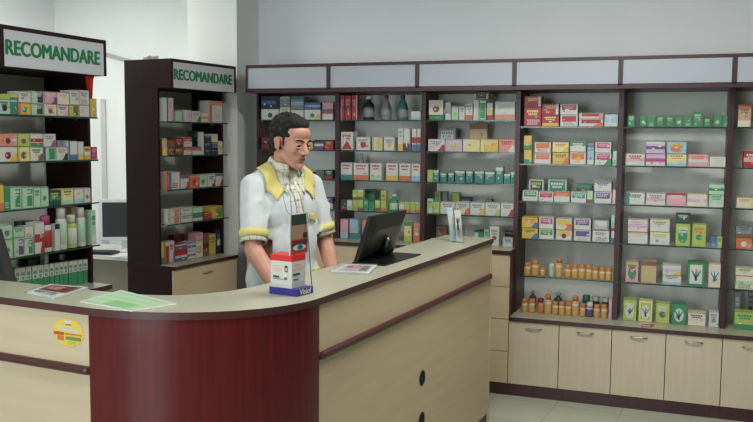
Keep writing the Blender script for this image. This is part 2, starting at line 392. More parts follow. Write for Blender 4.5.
def put_shelf(fr, bay, row, zs, cols, noun='box', name='medicine_box', cat='box', yf=.18, cut=None):
    """cols: (px0, px1, [(py_top, design), ...], back?) from left to right; designs starting with '#' are containers"""
    zs = zs+.0006
    front = sorted([c for c in cols if len(c) < 4], key=lambda c: c[0]+c[1]); back = sorted([c for c in cols if len(c) > 3], key=lambda c: c[0]+c[1])
    for lst, isb in ((front, 0), (back, 1)):
        xprev = -9
        for n, c in enumerate(lst):
            yl = (yf if fr is WALL else (.14 if 'shelf' not in row else .058))+(0 if not isb else (.12 if c[3] == 1 else c[3]))
            z = zs; k = len(c[2])
            for j, (pt, des) in enumerate(c[2]):
                ym = (c[0]+c[1])/2
                xa, _ = fr.loc(c[0], pt, yl); xb, _ = fr.loc(c[1], pt, yl); _, zt = fr.loc(ym, pt, yl)
                lo, hi_ = (XB[bay_of((xa+xb)/2)], XB[bay_of((xa+xb)/2)+1]) if fr is WALL else (0, .70 if isb or 'shelf' not in row else .765)
                if True:
                    xa = max(xa, lo+.0195); xb = min(xb, hi_-.0195)
                if j == 0 and xa < xprev+.001: xa = xprev+.001
                shs = (SH_U if fr is not WALL else (SH_HI if bay_of((xa+xb)/2) < 3 else SH_LO)); above = [q for q in shs if q > z+.03]
                zt = min(zt, (min(above) if above else (1.988 if fr is WALL else 1.99))-.012)
                zt = max(zt, z+.012)
                if des[0] == '#':
                    kind, cols3, desc = des[1:].split('|'); r = (xb-xa)/2*.985
                    if not isb: xa2 = xa
                    if isb: r = min(r, (.475-.022-yl)/2)
                    o = container(fr, (xa+xb)/2, yl+rnd.uniform(0, .006), z, r, zt-z, kind, cols3, 'jar' if kind == 'jar' else 'bottle')
                    nn = desc; ct = 'jar' if kind == 'jar' else 'bottle'; pats = []
                else:
                    dp = min(.12, max(.03, (xb-xa)*.9)) if not isb else .05
                    dp = min(dp, (.475 if fr is WALL else .41)-.018-yl)
                    if fr is not WALL and xb > .675 and not isb: dp = min(dp, .055)
                    if fr is not WALL and not isb and 'shelf' in row: dp = min(dp, .085)
                    if c in front and any(b[0] < c[1] and b[1] > c[0] for b in back): dp = min(dp, .085 if True else dp)
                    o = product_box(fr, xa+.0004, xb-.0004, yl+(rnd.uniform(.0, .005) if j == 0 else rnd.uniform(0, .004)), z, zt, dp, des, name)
                    cs = des.split(); nn = PAL[cs[0][0]][0]+' '+noun; pats = [(PAL[q[1]][0]+' '+PNAME[q[0]]) for q in cs[1:]]; ct = cat
                pos = ('%s from left' % ORD[n]) if not isb else ('%s from left in rear row' % ORD[n])
                if len(lst) == 1: pos = 'standing alone' if not isb else 'alone in rear row'
                lv = '' if k == 1 else ('lower ' if j == 0 else ('upper ' if j == 1 and k == 2 else ('top ' if j == k-1 else 'middle ')))
                tail = '%s, %s, %s' % (pos, row, bay)
                lab = None
                for m in (2, 1, 0):
                    ps = pats[:m]; s = lv+nn+((' with '+' and '.join(ps)) if ps else '')+', '+tail
                    if cnt(s) <= 16: lab = s; break
                if lab is None: lab = (nn+', '+tail)
                if lab in SEEN: print('DUP', lab)
                SEEN.add(lab)
                tag(o, lab, ct, '%s on the %s, %s' % ('boxes' if ct == 'box' else ct+'s', row, bay))
                z = zt+.0008
                if j == 0: xprev = xb
ROWS = ['top shelf', 'second shelf', 'third shelf', 'fourth shelf', 'fifth shelf', 'worktop']
# --- fourth bay
b = 'fourth wall bay'
RD = 'r Xq Rw'; RW = 'w Pr Yi'
put_shelf(WALL, b, ROWS[0], SH_LO[0], [
    (524.5, 541.5, [(107, 'r Xq Yw'), (96, RD)]), (542, 559, [(115, 'r Xq By'), (103.7, RD)]), (560.3, 578, [(115, RW), (103.7, 'w Pr Xk')]),
    (579, 603.5, [(119, 'w Pr Co'), (113, 'w Pr Rs')]), (604.5, 619, [(114, 'a Bw Xw')])])
put_shelf(WALL, b, ROWS[1], SH_LO[1], [
    (524, 532, [(149.5, 'y Bg'), (135.3, 'y Bg Xq')]), (534.5, 551, [(153, 'w Po Xs'), (142, 'w Po Ys')]), (552.5, 569, [(152.5, 'y Xe Co'), (142, 'q Xo Cy')]),
    (570, 586, [(152, 'w Po Dy'), (141.5, 'w Hg Xw')]), (587.2, 594.2, [(150, 'a Bw Do'), (142.5, 'i Mb Ba')]), (595.2, 611.5, [(153, 'w Pm Xk Cg'), (142, 'w Pm Xk')]), (613, 619.3, [(151, 'h Yg')])])
put_shelf(WALL, b, ROWS[2], SH_LO[2], [
    (522.5, 538, [(190.5, 'w Pt Xh')]), (538.6, 553.6, [(191.5, 'w Pr Xs')]), (554, 570, [(191.8, 'w Ho Xs')]), (571, 586.6, [(192, 'w Pt Xh')]), (587.2, 593, [(191, 'h Be')]),
    (594.3, 611.8, [(191.8, 'w Pp Xv'), (181, 'w Xp Ui')]), (612.6, 618.8, [(190, 'w Yk Ls')]),
    (529, 544, [(179, 'w Pf Xl')], 1), (548, 567, [(179, 'h Pt Xw')], 1), (576.5, 592, [(184, 'f Ug Xt')], 1)])
put_shelf(WALL, b, ROWS[3], SH_LO[3], [
    (522, 538, [(228, 'y Cb Xe'), (217, 'y Cb Xo')]), (539, 554, [(229, 'w Pg Xl'), (217, 'w Pm Xk')]), (556, 572, [(230, 'w Py Du'), (218.5, 'w Py Co')]),
    (574, 591, [(230, 'w Pp Yv'), (219, 'w Pp Xv')]), (592.5, 609.5, [(230.5, 'w Xi Yi'), (219.5, 'i Iw Yi')]), (611.5, 618.5, [(228, 'w Bb Ur'), (215, 'h Yg')])])
JR = '#jar|zjc|amber jar with cream band'
put_shelf(WALL, b, ROWS[4], SH_LO[4], [
    (523.5, 530.3, [(263, JR)]), (530.8, 538.8, [(260.5, JR)]), (539.3, 545, [(267, JR)]), (548.5, 554, [(264, '#jar|hwl|pale jar with white lid')]), (555, 562.5, [(258.5, '#tall|zjw|tall amber jar with white band')]),
    (564, 571, [(265.5, JR)]), (571.5, 578, [(265, JR)]), (578.4, 585, [(264.5, JR)]), (585.4, 592, [(265.5, JR)]), (592.4, 598.5, [(267, JR)]), (599, 605.2, [(267.5, JR)]), (605.6, 611.9, [(268, JR)]), (612.4, 618.2, [(268.5, JR)])])
put_shelf(WALL, b, ROWS[5], LO_T, [
    (521, 527.5, [(299.5, JR)]), (528, 535, [(299.5, JR)]), (537, 543.5, [(299, '#jar|jus|amber jar with dark red lid')]), (544, 551.5, [(295, '#tall|zjw|tall amber jar with white band')]), (552, 558, [(302, JR)]), (558.4, 564.5, [(302, JR)]),
    (565, 571.2, [(302.5, JR)]), (571.6, 579, [(296.5, '#tall|zjc|tall amber jar with cream band')]), (580, 585.5, [(304, JR)]), (586, 593, [(303, '#jar|pww|purple jar with white lid')]), (593.5, 600, [(305, JR)]), (600.6, 607.5, [(305, JR)]), (609, 616, [(299.7, 'k Yv Xw')]),
    (528.5, 536, [(291, '#bottle|uwu|dark brown bottle with white cap')], 1), (553, 562.5, [(293.5, '#bottle|fwf|dark green bottle with white cap')], 1), (582, 590, [(296, '#jar|fgf|dark jar with green lid')], 1), (592, 599.5, [(297, '#jar|nwn|dark jar with white lid')], 1), (601.5, 609, [(298, '#jar|nwd|dark jar with white lid')], 1)])
# --- fifth bay
b = 'fifth wall bay'
GR = [(628, 635, 115), (639.8, 646.8, 115.5), (648.3, 655, 115.5), (657, 664, 116), (666.3, 673.4, 116), (675.3, 682.7, 116), (684.5, 692, 116), (693.3, 702.5, 112), (703.8, 711, 118), (713.6, 722, 115.5), (723.4, 730.4, 115.5)]
put_shelf(WALL, b, ROWS[0], SH_LO[0], [(x0, x1, [(t, ['g Ug Xh', 'g Dh Bg', 'g Yh Ug', 'g Xh'][i % 4])]) for i, (x0, x1, t) in enumerate(GR)], 'carton')
TB = dict(noun='tea box', name='tea_box')
put_shelf(WALL, b, ROWS[1], SH_LO[1], [(626, 645, [(153.5, 'w Mk Xr')]), (646.2, 665.6, [(153.8, 'v Mm Bw'), (141.5, 'v Mp Uw')]), (667, 686.8, [(154, 'q Ba Xo'), (141.5, 'a Oo Xy')]), (688.4, 708.3, [(154, 'k Mw Xo')]), (709.6, 729, [(156.5, 'c Iw Xh')])], **TB)
put_shelf(WALL, b, ROWS[2], SH_LO[2], [(626, 645, [(192.5, 'w Lt Xt')]), (646.3, 665.7, [(193, 'w Mk Xi')]), (666.8, 686.3, [(193, 'k Ur Xw')]), (687.2, 707.5, [(194, 'c Mv Xw')]), (709, 728.5, [(195, 'h Bw Xg'), (184, 'h Mg Xw')])], **TB)
put_shelf(WALL, b, ROWS[3], SH_LO[3], [(628, 648, [(232, 'w Uk Xh'), (219.5, 'w Mv Xk')]), (650, 670, [(232, 'w Uq Xl'), (219.5, 'w Uq Xi')]), (676, 690.6, [(223.5, 'l Og Xw'), (213.6, 'f Xh')]), (692.4, 706.6, [(224, 'l Dg Xo')]), (710.7, 717, [(236.5, 'b Yw')]), (717.4, 728.5, [(237, 'l Dw Xg')])], **TB)
put_shelf(WALL, b, ROWS[4], SH_LO[4], [(626, 638.8, [(261.5, 'k Ul Xm Og')]), (641.3, 657, [(261.5, 'x Ue Dl')]), (662.6, 681.4, [(275.5, 'w Ba Xb'), (265, 'w Mv Cy')]), (687.8, 705.3, [(262, 'g Iw Ft')]), (708.8, 725.5, [(264, 'c Iw Ft')])], **TB)
put_shelf(WALL, b, ROWS[5], LO_T, [(623.5, 637, [(299.5, 'l Ow Ft Xw')]), (638.8, 653, [(300.5, 'q Il Ow Fi')]), (655.8, 670, [(303, 'l De Xw')]), (672, 686.7, [(304, 'g Ow Ft')]), (688, 706, [(313, 'c Mw Xe')]), (709, 724, [(312, 'w Di Xi')])], **TB)
# --- sixth bay
b = 'sixth wall bay'
put_shelf(WALL, b, ROWS[0], SH_LO[0], [(738.5, 751.6, [(104.5, 'x Uo Xe Bc')])])
put_shelf(WALL, b, ROWS[1], SH_LO[1], [(743.7, 762, [(151.5, 'r Xw Mk')])])
put_shelf(WALL, b, ROWS[2], SH_LO[2], [(736.5, 753.5, [(197.5, 'c Xx Rq')]), (755, 772, [(197.5, 'c Xo')])], **TB)
put_shelf(WALL, b, ROWS[3], SH_LO[3], [(736, 752.5, [(237.5, 'o Dw Cs'), (226, 'i Be Xf')]), (754, 770, [(238, 'q Xg')])], **TB)
put_shelf(WALL, b, ROWS[4], SH_LO[4], [(735.5, 754.5, [(276, 'c Mh Yg'), (268, 'c Xg')])], **TB)
put_shelf(WALL, b, ROWS[5], LO_T, [(734.5, 756, [(312, 'l Xg Bg')]), (735, 741, [(292, 'i Yd Xw')], .13), (748.5, 754, [(292, 'i Id Xi')], .13)], **TB)
# --- third bay
b = 'third wall bay'
put_shelf(WALL, b, ROWS[0], SH_HI[0], [
    (428.8, 443.5, [(115.2, 'g Xt'), (100, 'c De Xw')]), (444, 451, [(102, 'w Ld Mi')]), (451.5, 458.5, [(106, 'h Dl Uw')]), (459, 465, [(106, 'w Xi')]), (465.4, 472.8, [(103.5, 'w Bo Xi')]),
    (473.6, 478.8, [(100.2, 'w Yh')]), (479.4, 486.2, [(100.5, 'h Ig')]), (487, 492.7, [(103, 'w My Br')]), (494.8, 515.3, [(101.5, 'w Xh Bs')])])
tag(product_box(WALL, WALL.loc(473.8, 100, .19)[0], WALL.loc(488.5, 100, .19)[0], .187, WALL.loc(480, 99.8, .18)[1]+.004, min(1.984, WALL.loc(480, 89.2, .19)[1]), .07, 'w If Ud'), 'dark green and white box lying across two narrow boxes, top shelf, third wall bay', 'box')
put_shelf(WALL, b, ROWS[1], SH_HI[1], [(428, 444.8, [(139, 'w Xi Cr')]), (445.2, 462.4, [(139, 'v Dy Xw')]), (462.8, 480, [(139, 'q Lw Xw')]), (480.4, 498.4, [(139, 'y Lq Xw')]), (498.8, 515.6, [(139, 's Xr Cw')]),
    (438.5, 455.8, [(127.8, 'i Iw Xi')], 1), (469.5, 487.5, [(123.5, 'x Ue Bi')], 1)], 'carton')
TE = 't Uw Xh'
put_shelf(WALL, b, ROWS[2], SH_HI[2], [(427.3, 432.8, [(170, 'l Dw')]), (433.2, 439, [(170, TE)]), (440.2, 446.7, [(173, TE)]), (448, 454, [(173, TE)]), (455, 464.8, [(170.5, TE)]), (465.9, 473, [(171, TE)]), (474.6, 484, [(171, TE)]), (484.7, 495, [(171.5, TE)]),
    (495.5, 503.4, [(167, TE)]), (504, 510, [(174, TE)]), (510.6, 515.4, [(172, TE)])])
put_shelf(WALL, b, ROWS[3], SH_HI[3], [(427.2, 432.8, [(198.8, 'h Xg Ml')]), (433.1, 439.8, [(199, 'l Ug Yw')]), (440.2, 455, [(202, 'w Xi Co')]), (455.4, 469.6, [(202, 'w Xi Co')]), (470, 484.8, [(202.5, 'w Xi Cy')]), (485.2, 500.4, [(203, 'w Xi Cl')]), (500.8, 515.6, [(203, 'w Xi Cr')]),
    (435, 440.5, [(191.5, 'l Xg')], 1), (441.5, 447, [(191.5, 'i Ld Yh')], 1), (452.5, 459.5, [(192.5, 'l Dg')], 1), (460, 471, [(197, 'n Xi')], 1), (485.5, 492, [(199, 'd Ui')], 1)])
put_shelf(WALL, b, 'worktop', HI_T, [(489.5, 499.2, [(226.5, 'w Dr Xi')]), (502.5, 514.5, [(238, 'w Ma Xb')]), (437, 446.5, [(226, 'e Xu')], .1), (474.5, 478.5, [(229.5, 'h Uf')], .1), (479, 483.4, [(229.5, 'g Uf')], .1), (484, 488.8, [(229.5, 'h Xg')], .1), (505, 515, [(231.5, 'd Ui')], .14)])
# --- second bay
b = 'second wall bay'
put_shelf(WALL, b, ROWS[0], SH_HI[0], [(338.3, 344.4, [(95.5, 'r Lk Xs')]), (345, 351, [(95.5, 'r Mu Xs')]), (351.6, 357.4, [(95, 'r Rw Xs')]),
    (361.5, 372.3, [(95, '#bottle|dwi|black bottle with silver label')]), (379, 389.5, [(94.5, '#flask|iui|silver grey flask with dark cap')]), (395.8, 406.5, [(94, '#flask|tfi|teal glass flask with silver label')]), (410.5, 420.8, [(111, 'w Ba')])])
put_shelf(WALL, b, ROWS[1], SH_HI[1], [(340.6, 353, [(131.7, 'w Tr Xr')]), (356, 370, [(137, 'w Dr Xi')]), (372, 382.5, [(137, 'w Gy Ll')]), (383.7, 394.5, [(137, 'w Dy Xi')]), (398, 402.9, [(128.5, 'w By Xi')]), (403.4, 410, [(128.5, 'w Bn Yr')]),
    (412, 416.3, [(128.8, 'w Bb Mr')]), (416.8, 420.8, [(128.8, 'w Bb Mr')])])
put_shelf(WALL, b, ROWS[2], SH_HI[2], [(340, 352, [(162.5, 'w Bt Xr')]), (353.3, 368.3, [(163, 'w Bo Xr')]), (370, 381.7, [(163, 'w Bh Xr')]), (386, 398, [(163, 'w By Xr')]), (399, 410.7, [(163.3, 'w Bo Xr')]), (411.4, 420.6, [(163.5, 'w Ba Xr')]),
    (357, 363.5, [(153.5, '#bottle|www|white bottle')], 1)])
put_shelf(WALL, b, ROWS[3], SH_HI[3], [(340.4, 346, [(199.5, 'f Br')]), (346.6, 352, [(200, 'w Lh Yg')]), (352.4, 357.5, [(200, 'l Ye'), (190, 'l Dw Be')]), (357.8, 363, [(200, 'l Be'), (190, 'l Uw Be')]), (363.5, 368.5, [(200, 'g Xh')]), (369, 374, [(200, 'g Uf')]), (374.5, 380.2, [(200, 'l Be Xw')]),
    (380.6, 386.3, [(200, 'l Bo'), (190.5, 'l De')]), (387.8, 397, [(194.5, '#bottle|gwh|green bottle with white cap')]), (399, 404.4, [(202, 'w Bo Ul')]), (404.8, 409.7, [(202, 'l Bo')]), (410.1, 415, [(202, 'l Bs')]), (415.4, 420.4, [(202, 'l Bo Uh')]),
    (364.5, 374.5, [(189.5, 'g Uf')], 1)])
put_shelf(WALL, b, 'worktop', HI_T, [(339.3, 348, [(219, 'k Ba Ds')]), (349.5, 358.3, [(219, 'a Bt Ds')]), (362, 372, [(220, 's Br Dw')]), (376, 384, [(220.5, 'h Bt Ds')]), (388, 396, [(221, 'v Bb Ds')]), (404, 411.5, [(222, 'q Ug Bl')]), (413.4, 420.2, [(222.5, 's Bo Dc')])])
# --- first bay
b = 'leftmost wall bay'
put_shelf(WALL, b, ROWS[0], SH_HI[0], [(261.2, 279, [(109, 'w Df Ct'), (96, 'n Mb Rd')]), (279.5, 290, [(107, 'w Xi'), (96.5, 'i Uh')]), (290.6, 303.6, [(110, 'w Ds'), (96.5, 'i Ut Ma')]), (304.2, 320.4, [(109.5, 'w Dg Cy'), (102.5, 'b Ma')]), (322, 333, [(102, 'k Bw Me')])])
put_shelf(WALL, b, ROWS[1], SH_HI[1], [(261.2, 269.5, [(137, 'u Md')]), (271, 281, [(138, 'd Ur')]), (283, 293, [(139, 'p Xw')]), (295, 304, [(140, 'u Ms')]), (306, 313, [(141, 'l Ud Xw')]), (314.2, 323.7, [(140, 'p Mw Ud')]), (324.2, 333.2, [(140, 'r Ud Xs')])])
put_shelf(WALL, b, ROWS[2], SH_HI[2], [(262, 272, [(170, 'f Xg')]), (275, 286, [(171, 'd Ui')]), (290, 301, [(170, 't Xh')]), (307.5, 314.5, [(172, 'n Xi')]), (316, 324, [(170, 't Mr')]), (324.5, 332.6, [(170, 'f Br Xh')])])
put_shelf(WALL, b, ROWS[3], SH_HI[3], [(262, 276, [(202, 'w Xi')]), (280, 296, [(201, 'a Xw')]), (304, 318, [(203, 'w Ua')]), (319.5, 332.8, [(203, 'w Xi Ba'), (197.5, 'p Xa')])])
put_shelf(WALL, b, 'worktop', HI_T, [(326.5, 333, [(231, 'y Xo')]), (262, 274, [(226, 'q Xg')])])
# --- near lettered unit
b = 'near lettered unit'
put_shelf(U1, b, ROWS[0], SH_U[0], [
    (-1.5, 10, [(99.3, 'h Xf Dd'), (94, 'l Xy')]), (10.3, 17.8, [(99, 'g Gt Ua'), (94, 'y Bg')]), (18.5, 31, [(103, 'y Dg Lo'), (91.5, 'w Lc Xi')]), (31.5, 44, [(104, 'h Gf Xw'), (91.2, 'h Gn Xw')]), (44.3, 56.8, [(104, 'c De Xk'), (91.6, 'k Cp Xw')]),
    (57.4, 68.8, [(105, 'w Ck Xm'), (92.5, 'c Xk')]), (69.3, 79, [(105, 'l Ge'), (90.5, 'w Xi')]), (79.4, 89.3, [(105, 'w Xh'), (90.2, 'w Yi Xi')])])
put_shelf(U1, b, ROWS[1], SH_U[1], [
    (-1.5, 17.5, [(146.5, 'w Du Cy'), (133.5, 's Du Rx')]), (17.9, 30, [(146.5, 'q De Ly'), (133.3, 'l De Xq')]), (30.4, 43, [(147, 'c Ce Xg'), (133.5, 'w Bg Mr')]), (43.4, 55.8, [(147, 'h Gg Lp'), (133.7, 'w Cm Xi')]), (56.3, 68, [(147, 'w Cd Xs')]),
    (68.4, 77.5, [(141, 'w Lb Bb')]), (77.9, 83.8, [(141.5, 'w By')]), (84.2, 90.8, [(146.5, 'y Xd Mw')]), (58, 68.5, [(140.3, 'a Xb')], .11)])
put_shelf(U1, b, ROWS[2], SH_U[2], [
    (-1.5, 4, [(185, 'y Bo')]), (4.4, 10, [(188, 'g Yh')]), (10.5, 21.6, [(187, 'h Gg Xw')]), (22, 33, [(187, 'h Gg Xw')]), (33.6, 40.6, [(187, 'h Xg')]), (41, 49, [(187, 'h Dg Xw')]), (49.4, 61, [(190.5, 'f Mg Xl')]), (61.6, 73.4, [(189, 'q Bh Xf')]), (73.8, 83.6, [(188.5, 'w Ba')]), (84, 90.5, [(188, 'w De')])])
put_shelf(U1, b, ROWS[3], SH_U[3], [
    (1.5, 12.5, [(239.5, 'h Dg Yw'), (224.5, 'h Dt Xw')]), (13.5, 24.4, [(237.5, 'h Gp Xw'), (228, 'h Xg')]), (24.8, 33.8, [(238.5, 'w Gg Xh'), (226, 'w Yg')]), (34.2, 44, [(222, 'w Mr Cr')]),
    (45, 54.3, [(216, '#tall|wmr|white bottle with magenta cap')]), (55, 60, [(224, 'w Ud')]), (60.6, 69, [(208, '#tall|wwh|tall white bottle')]), (71, 80, [(215, '#tall|lww|lime bottle with white cap')]), (81, 88, [(207.5, '#tall|wwh|tall white spray bottle')]),
    (21.5, 33, [(221, 'i Ud Xw')], .1), (34, 44, [(221, 'w Xi')], .1), (66, 78, [(207, 'x Yi')], .13)], cat='box')
gx = [15, 20.8, 26.5, 32.2, 38, 43.8, 49.4, 54.5, 59.3, 64, 68.6, 73.3, 78.2, 83.1, 88]
put_shelf(U1, b, 'worktop', .865, [(gx[i], gx[i+1]-.4, [(268.3-9.8*(gx[i]-14)/76, 'g Hw Xg')]) for i in range(14)]+[(26, 40, [(254.5, 'd Xi')], .11), (58, 66, [(254, 'd Ui')], .11)], 'carton', 'carton')
# --- far lettered unit
b = 'far lettered unit'
put_shelf(U2, b, ROWS[0], SH_U[0], [(160.5, 173.5, [(97.5, 'w Lp Ck Xk')]), (175, 181.6, [(111, 'h Rw')]), (183.3, 191.8, [(110, 'w Lk Gv')]), (192.2, 200.8, [(111, 'w Ct Xi')]), (202, 208.8, [(112.5, 'c Ms')]), (209.4, 222.5, [(101, 'w Lo Us')]), (203.5, 209.5, [(101, 'i Xw')], .1)])
put_shelf(U2, b, ROWS[1], SH_U[1], [(161, 166, [(147, 'y Bx Xq'), (138.5, 'x Uy')]), (166.4, 174.8, [(148, 'e Mu Xx'), (139, 'e Uu')]), (175.2, 183.6, [(148, 'e Xl Bu'), (137.5, 'u Mr Xs')]), (184, 192, [(147, 'w Hr Xs'), (137, 'w Hr Xk')]), (192.4, 201.2, [(147, 'w Hr Xs')]), (201.6, 204.2, [(132, 'w Yh')]),
    (204.7, 211.2, [(150, 'n Ui'), (143, 'n Ui Xi'), (136, 'n Ui')]), (211.6, 217.8, [(150, 'n Ui'), (142.5, 'n Ui Xi'), (134, 'c Xx')]), (218.2, 222.8, [(148, 'c Xx'), (141, 'c Yx')]), (194, 201.5, [(131, 'f Xg')], .1)])
put_shelf(U2, b, ROWS[2], SH_U[2], [(161, 168.8, [(171.5, 'o Br Uu')]), (169.2, 179.6, [(172, 'w Lb Yr')]), (180.6, 189, [(176, 'w Up Cm')]), (189.4, 199.3, [(175, 'o Dr Us')]), (199.7, 207.3, [(174.5, 'h Bw Dg')]), (207.7, 215.2, [(174, 'w Cu Xt')]), (215.6, 222.8, [(173.5, 'w Ut Cr')])])
put_shelf(U2, b, ROWS[3], SH_U[3], [(161, 169.7, [(217, 'w Xg'), (209.5, 'w Yg')]), (170.1, 180, [(217, 'w Go'), (209, 'w Go Xs')]), (181, 192, [(216, 'w Xi'), (207.5, 'w Xi Bh')]), (192.6, 202.6, [(215, 'w Hg'), (207, 'h Bg')]), (203.6, 211.4, [(212.5, 'r Us')]), (211.8, 222.6, [(206, 'y Gg Xo')])])
put_shelf(U2, b, 'worktop', .806, [(161, 164.6, [(242, 'l Bg')]), (165, 169, [(242, 'r Uw Lo')]), (169.4, 174.6, [(241, 'w Xr Ci')]), (175.2, 187.2, [(252, 'r Mw Bb'), (244, 'r Mb Uw')]), (187.6, 195.3, [(251, 'w Mb'), (242, 'w Mb Ui')]), (195.7, 202.8, [(249.5, 'c Xe'), (240.5, 'c Ye'), (232.5, 'k Xi')]), (203.4, 208.8, [(235, 'e Mu')]), (209.4, 215.8, [(234, 'y Xg')]), (217, 221.8, [(230, 'n Mw Xi')]),
    (174, 184, [(234.5, 'u Dr')], .11)])

# ------------------------------------------------------------------ reception counter (its own frame: u along the left run, v along the right run)
E1 = Vector((.9959, -.0906)); E2 = Vector((.0906, .9959)); DRZ = math.atan2(E1.y, E1.x)
def uv(u, v, z=0):
    p = E1*u+E2*v; return Vector((p.x, p.y, z))
def arc(cx, cy, rx, ry, a0, a1, n):
    return [(cx+rx*math.cos(R(a0+(a1-a0)*i/n)), cy+ry*math.sin(R(a0+(a1-a0)*i/n))) for i in range(n+1)]
UL, UR, VF, VE = -3.05, -1.477, 2.122, 4.70
TZ, TT = 1.1, .026
desk = empty('reception_counter', (0, 0, 0), DRZ)
tag(desk, 'beige reception counter with curved burgundy corner in the foreground', 'counter')
outer = arc(-2.08, 2.64, .603, .518, -90, 0, 28)
# bodies: wall thickness 3 cm
def ring_panel(outline, inset, z0, z1, m, name, parent):
    n = len(outline); inn = []
    for i, p in enumerate(outline):
        a = Vector(outline[max(i-1, 0)]); b2 = Vector(outline[min(i+1, n-1)]); d = (b2-a).normalized(); nn = Vector((-d.y, d.x)); q = Vector(p)+nn*inset; inn.append((q.x, q.y))
    mb = MB(); vs = [(x, y, z) for z in (z0, z1) for x, y in outline+inn]; N = 2*n
    f = [(i, i+1, N+i+1, N+i) for i in range(n-1)]+[(n+i+1, n+i, N+n+i, N+n+i+1) for i in range(n-1)]
    mb.add(vs, f, m, True)
    mb.add(vs, [(N+i, N+i+1, N+n+i+1, N+n+i) for i in range(n-1)]+[(i+1, i, n+i, n+i+1) for i in range(n-1)]+[(0, N, N+n, n), (n-1, 2*n-1, N+2*n-1, N+n-1)], m)
    return mb.build(name, parent)
ring_panel(outer, .03, 0, TZ-TT-.001, M_MAHO, 'curved_corner_panel', desk)
MB().box((UL, VF+.004, .06), (-2.0815, VF+.03, .866), M_BEIGE).box((UL, VF+.004, .882), (-2.0815, VF+.03, TZ-TT-.001), M_BEIGE).build('front_panel', desk, bevel=.001)
MB().box((UL, VF+.012, .0), (-2.0815, VF+.03, .059), M_DARK).build('plinth', desk)
MB().box((UR-.03, 2.6415, .06), (UR-.004, VE-.014, .866), M_BEIGE).box((UR-.03, 2.6415, .882), (UR-.004, VE-.014, TZ-TT-.001), M_BEIGE).build('side_panel', desk, bevel=.001)
MB().box((UR-.03, 2.6415, .0), (UR-.012, VE-.014, .059), M_DARK).build('plinth', desk)
MB().box((UR-.30, VE-.013, 0), (UR-.001, VE+.003, TZ-TT-.001), M_BEIGEV).build('end_panel', desk, bevel=.0015)
def bar(p0, p1, name='bumper_rail'):
    a = Vector((*p0, .881)); b2 = Vector((*p1, .881)); d = (b2-a).normalized()
    mb = MB(); n = Vector((d.y, -d.x, 0)); prof = [(-.004, -.014), (.012, -.014), (.018, -.008), (.020, 0), (.018, .008), (.012, .014), (-.004, .014)]
    vs = []; k = len(prof); segs = [(a, .25), (a+d*.006, .8), (a+d*.014, 1), (b2-d*.014, 1), (b2-d*.006, .8), (b2, .25)]
    for c, s in segs:
        for q, z in prof: vs.append(c+n*(q*s if q > 0 else q)+Vector((0, 0, z)))
    fs = [(j*k+i, j*k+i+1, (j+1)*k+i+1, (j+1)*k+i) for j in range(len(segs)-1) for i in range(k-1)]+[tuple(range(k)), tuple(reversed([(len(segs)-1)*k+i for i in range(k)]))]
    mb.add(vs, fs, M_EDGE, False); return mb.build(name, desk)
bar((UL, VF+.004), (-2.078, VF+.004)); bar((UR-.004, 2.65), (UR-.004, VE-.016))
for zc in (.539, .335):
    mb = MB(); vs = []; n = 20
    for i in range(n): a = 2*math.pi*i/n; vs.append((UR-.0035, 3.652+.035*math.cos(a), zc+.035*math.sin(a)))
    mb.add(vs, [tuple(range(n))], M_BLK2)
    for r0, r1 in ((.035, .039),):
        v2 = [(UR-.003, 3.652+r*math.cos(2*math.pi*i/n), zc+r*math.sin(2*math.pi*i/n)) for r in (r0, r1) for i in range(n)]
        mb.add(v2, [(i, (i+1) % n, n+(i+1) % n, n+i) for i in range(n)], mat('grommet', (60, 55, 48), .5))
    mb.build('cable_hole', desk)
# staff side: lower work surface and inner skins
MB().box((-1.935, 2.95, .862), (UR-.3235, VE-.1, .884), M_TOP).build('work_surface', desk)
MB().box((UL, 2.42, .72), (-2.3, 2.75, .745), M_TOP).build('work_surface', desk)
MB().box((UR-.322, 2.9, .06), (UR-.304, VE-.014, TZ-TT-.001), M_BEIGE).build('inner_panel', desk)
MB().box((UL, 2.34, .06), (-2.3, 2.358, TZ-TT-.001), M_BEIGE).build('inner_panel', desk)
# countertop
def bez(p0, p1, p2, p3, n):
    out = []
    for i in range(n+1):
        t = i/n; s = 1-t
        out.append(tuple(s**3*a+3*s*s*t*b3+3*s*t*t*c+t**3*d for a, b3, c, d in zip(p0, p1, p2, p3)))
    return out
top_out = [(UL, VF-.006)]+arc(-2.08, 2.64, .610, .524, -90, 0, 28)[0:]+[(UR+.007, VE+.006), (-1.775, VE+.035)]
inner = bez((-1.80, 2.95), (-1.795, 2.55), (-1.88, 2.38), (-2.22, 2.37), 16)+[(UL, 2.36)]
mb = MB().prism(top_out+inner, TZ-TT, TZ, M_TOP, M_EDGE)
ct = mb.build('countertop', rz=DRZ, bevel=.0015)
tag(ct, 'pale beige countertop with burgundy edge curving along the reception counter', 'countertop')

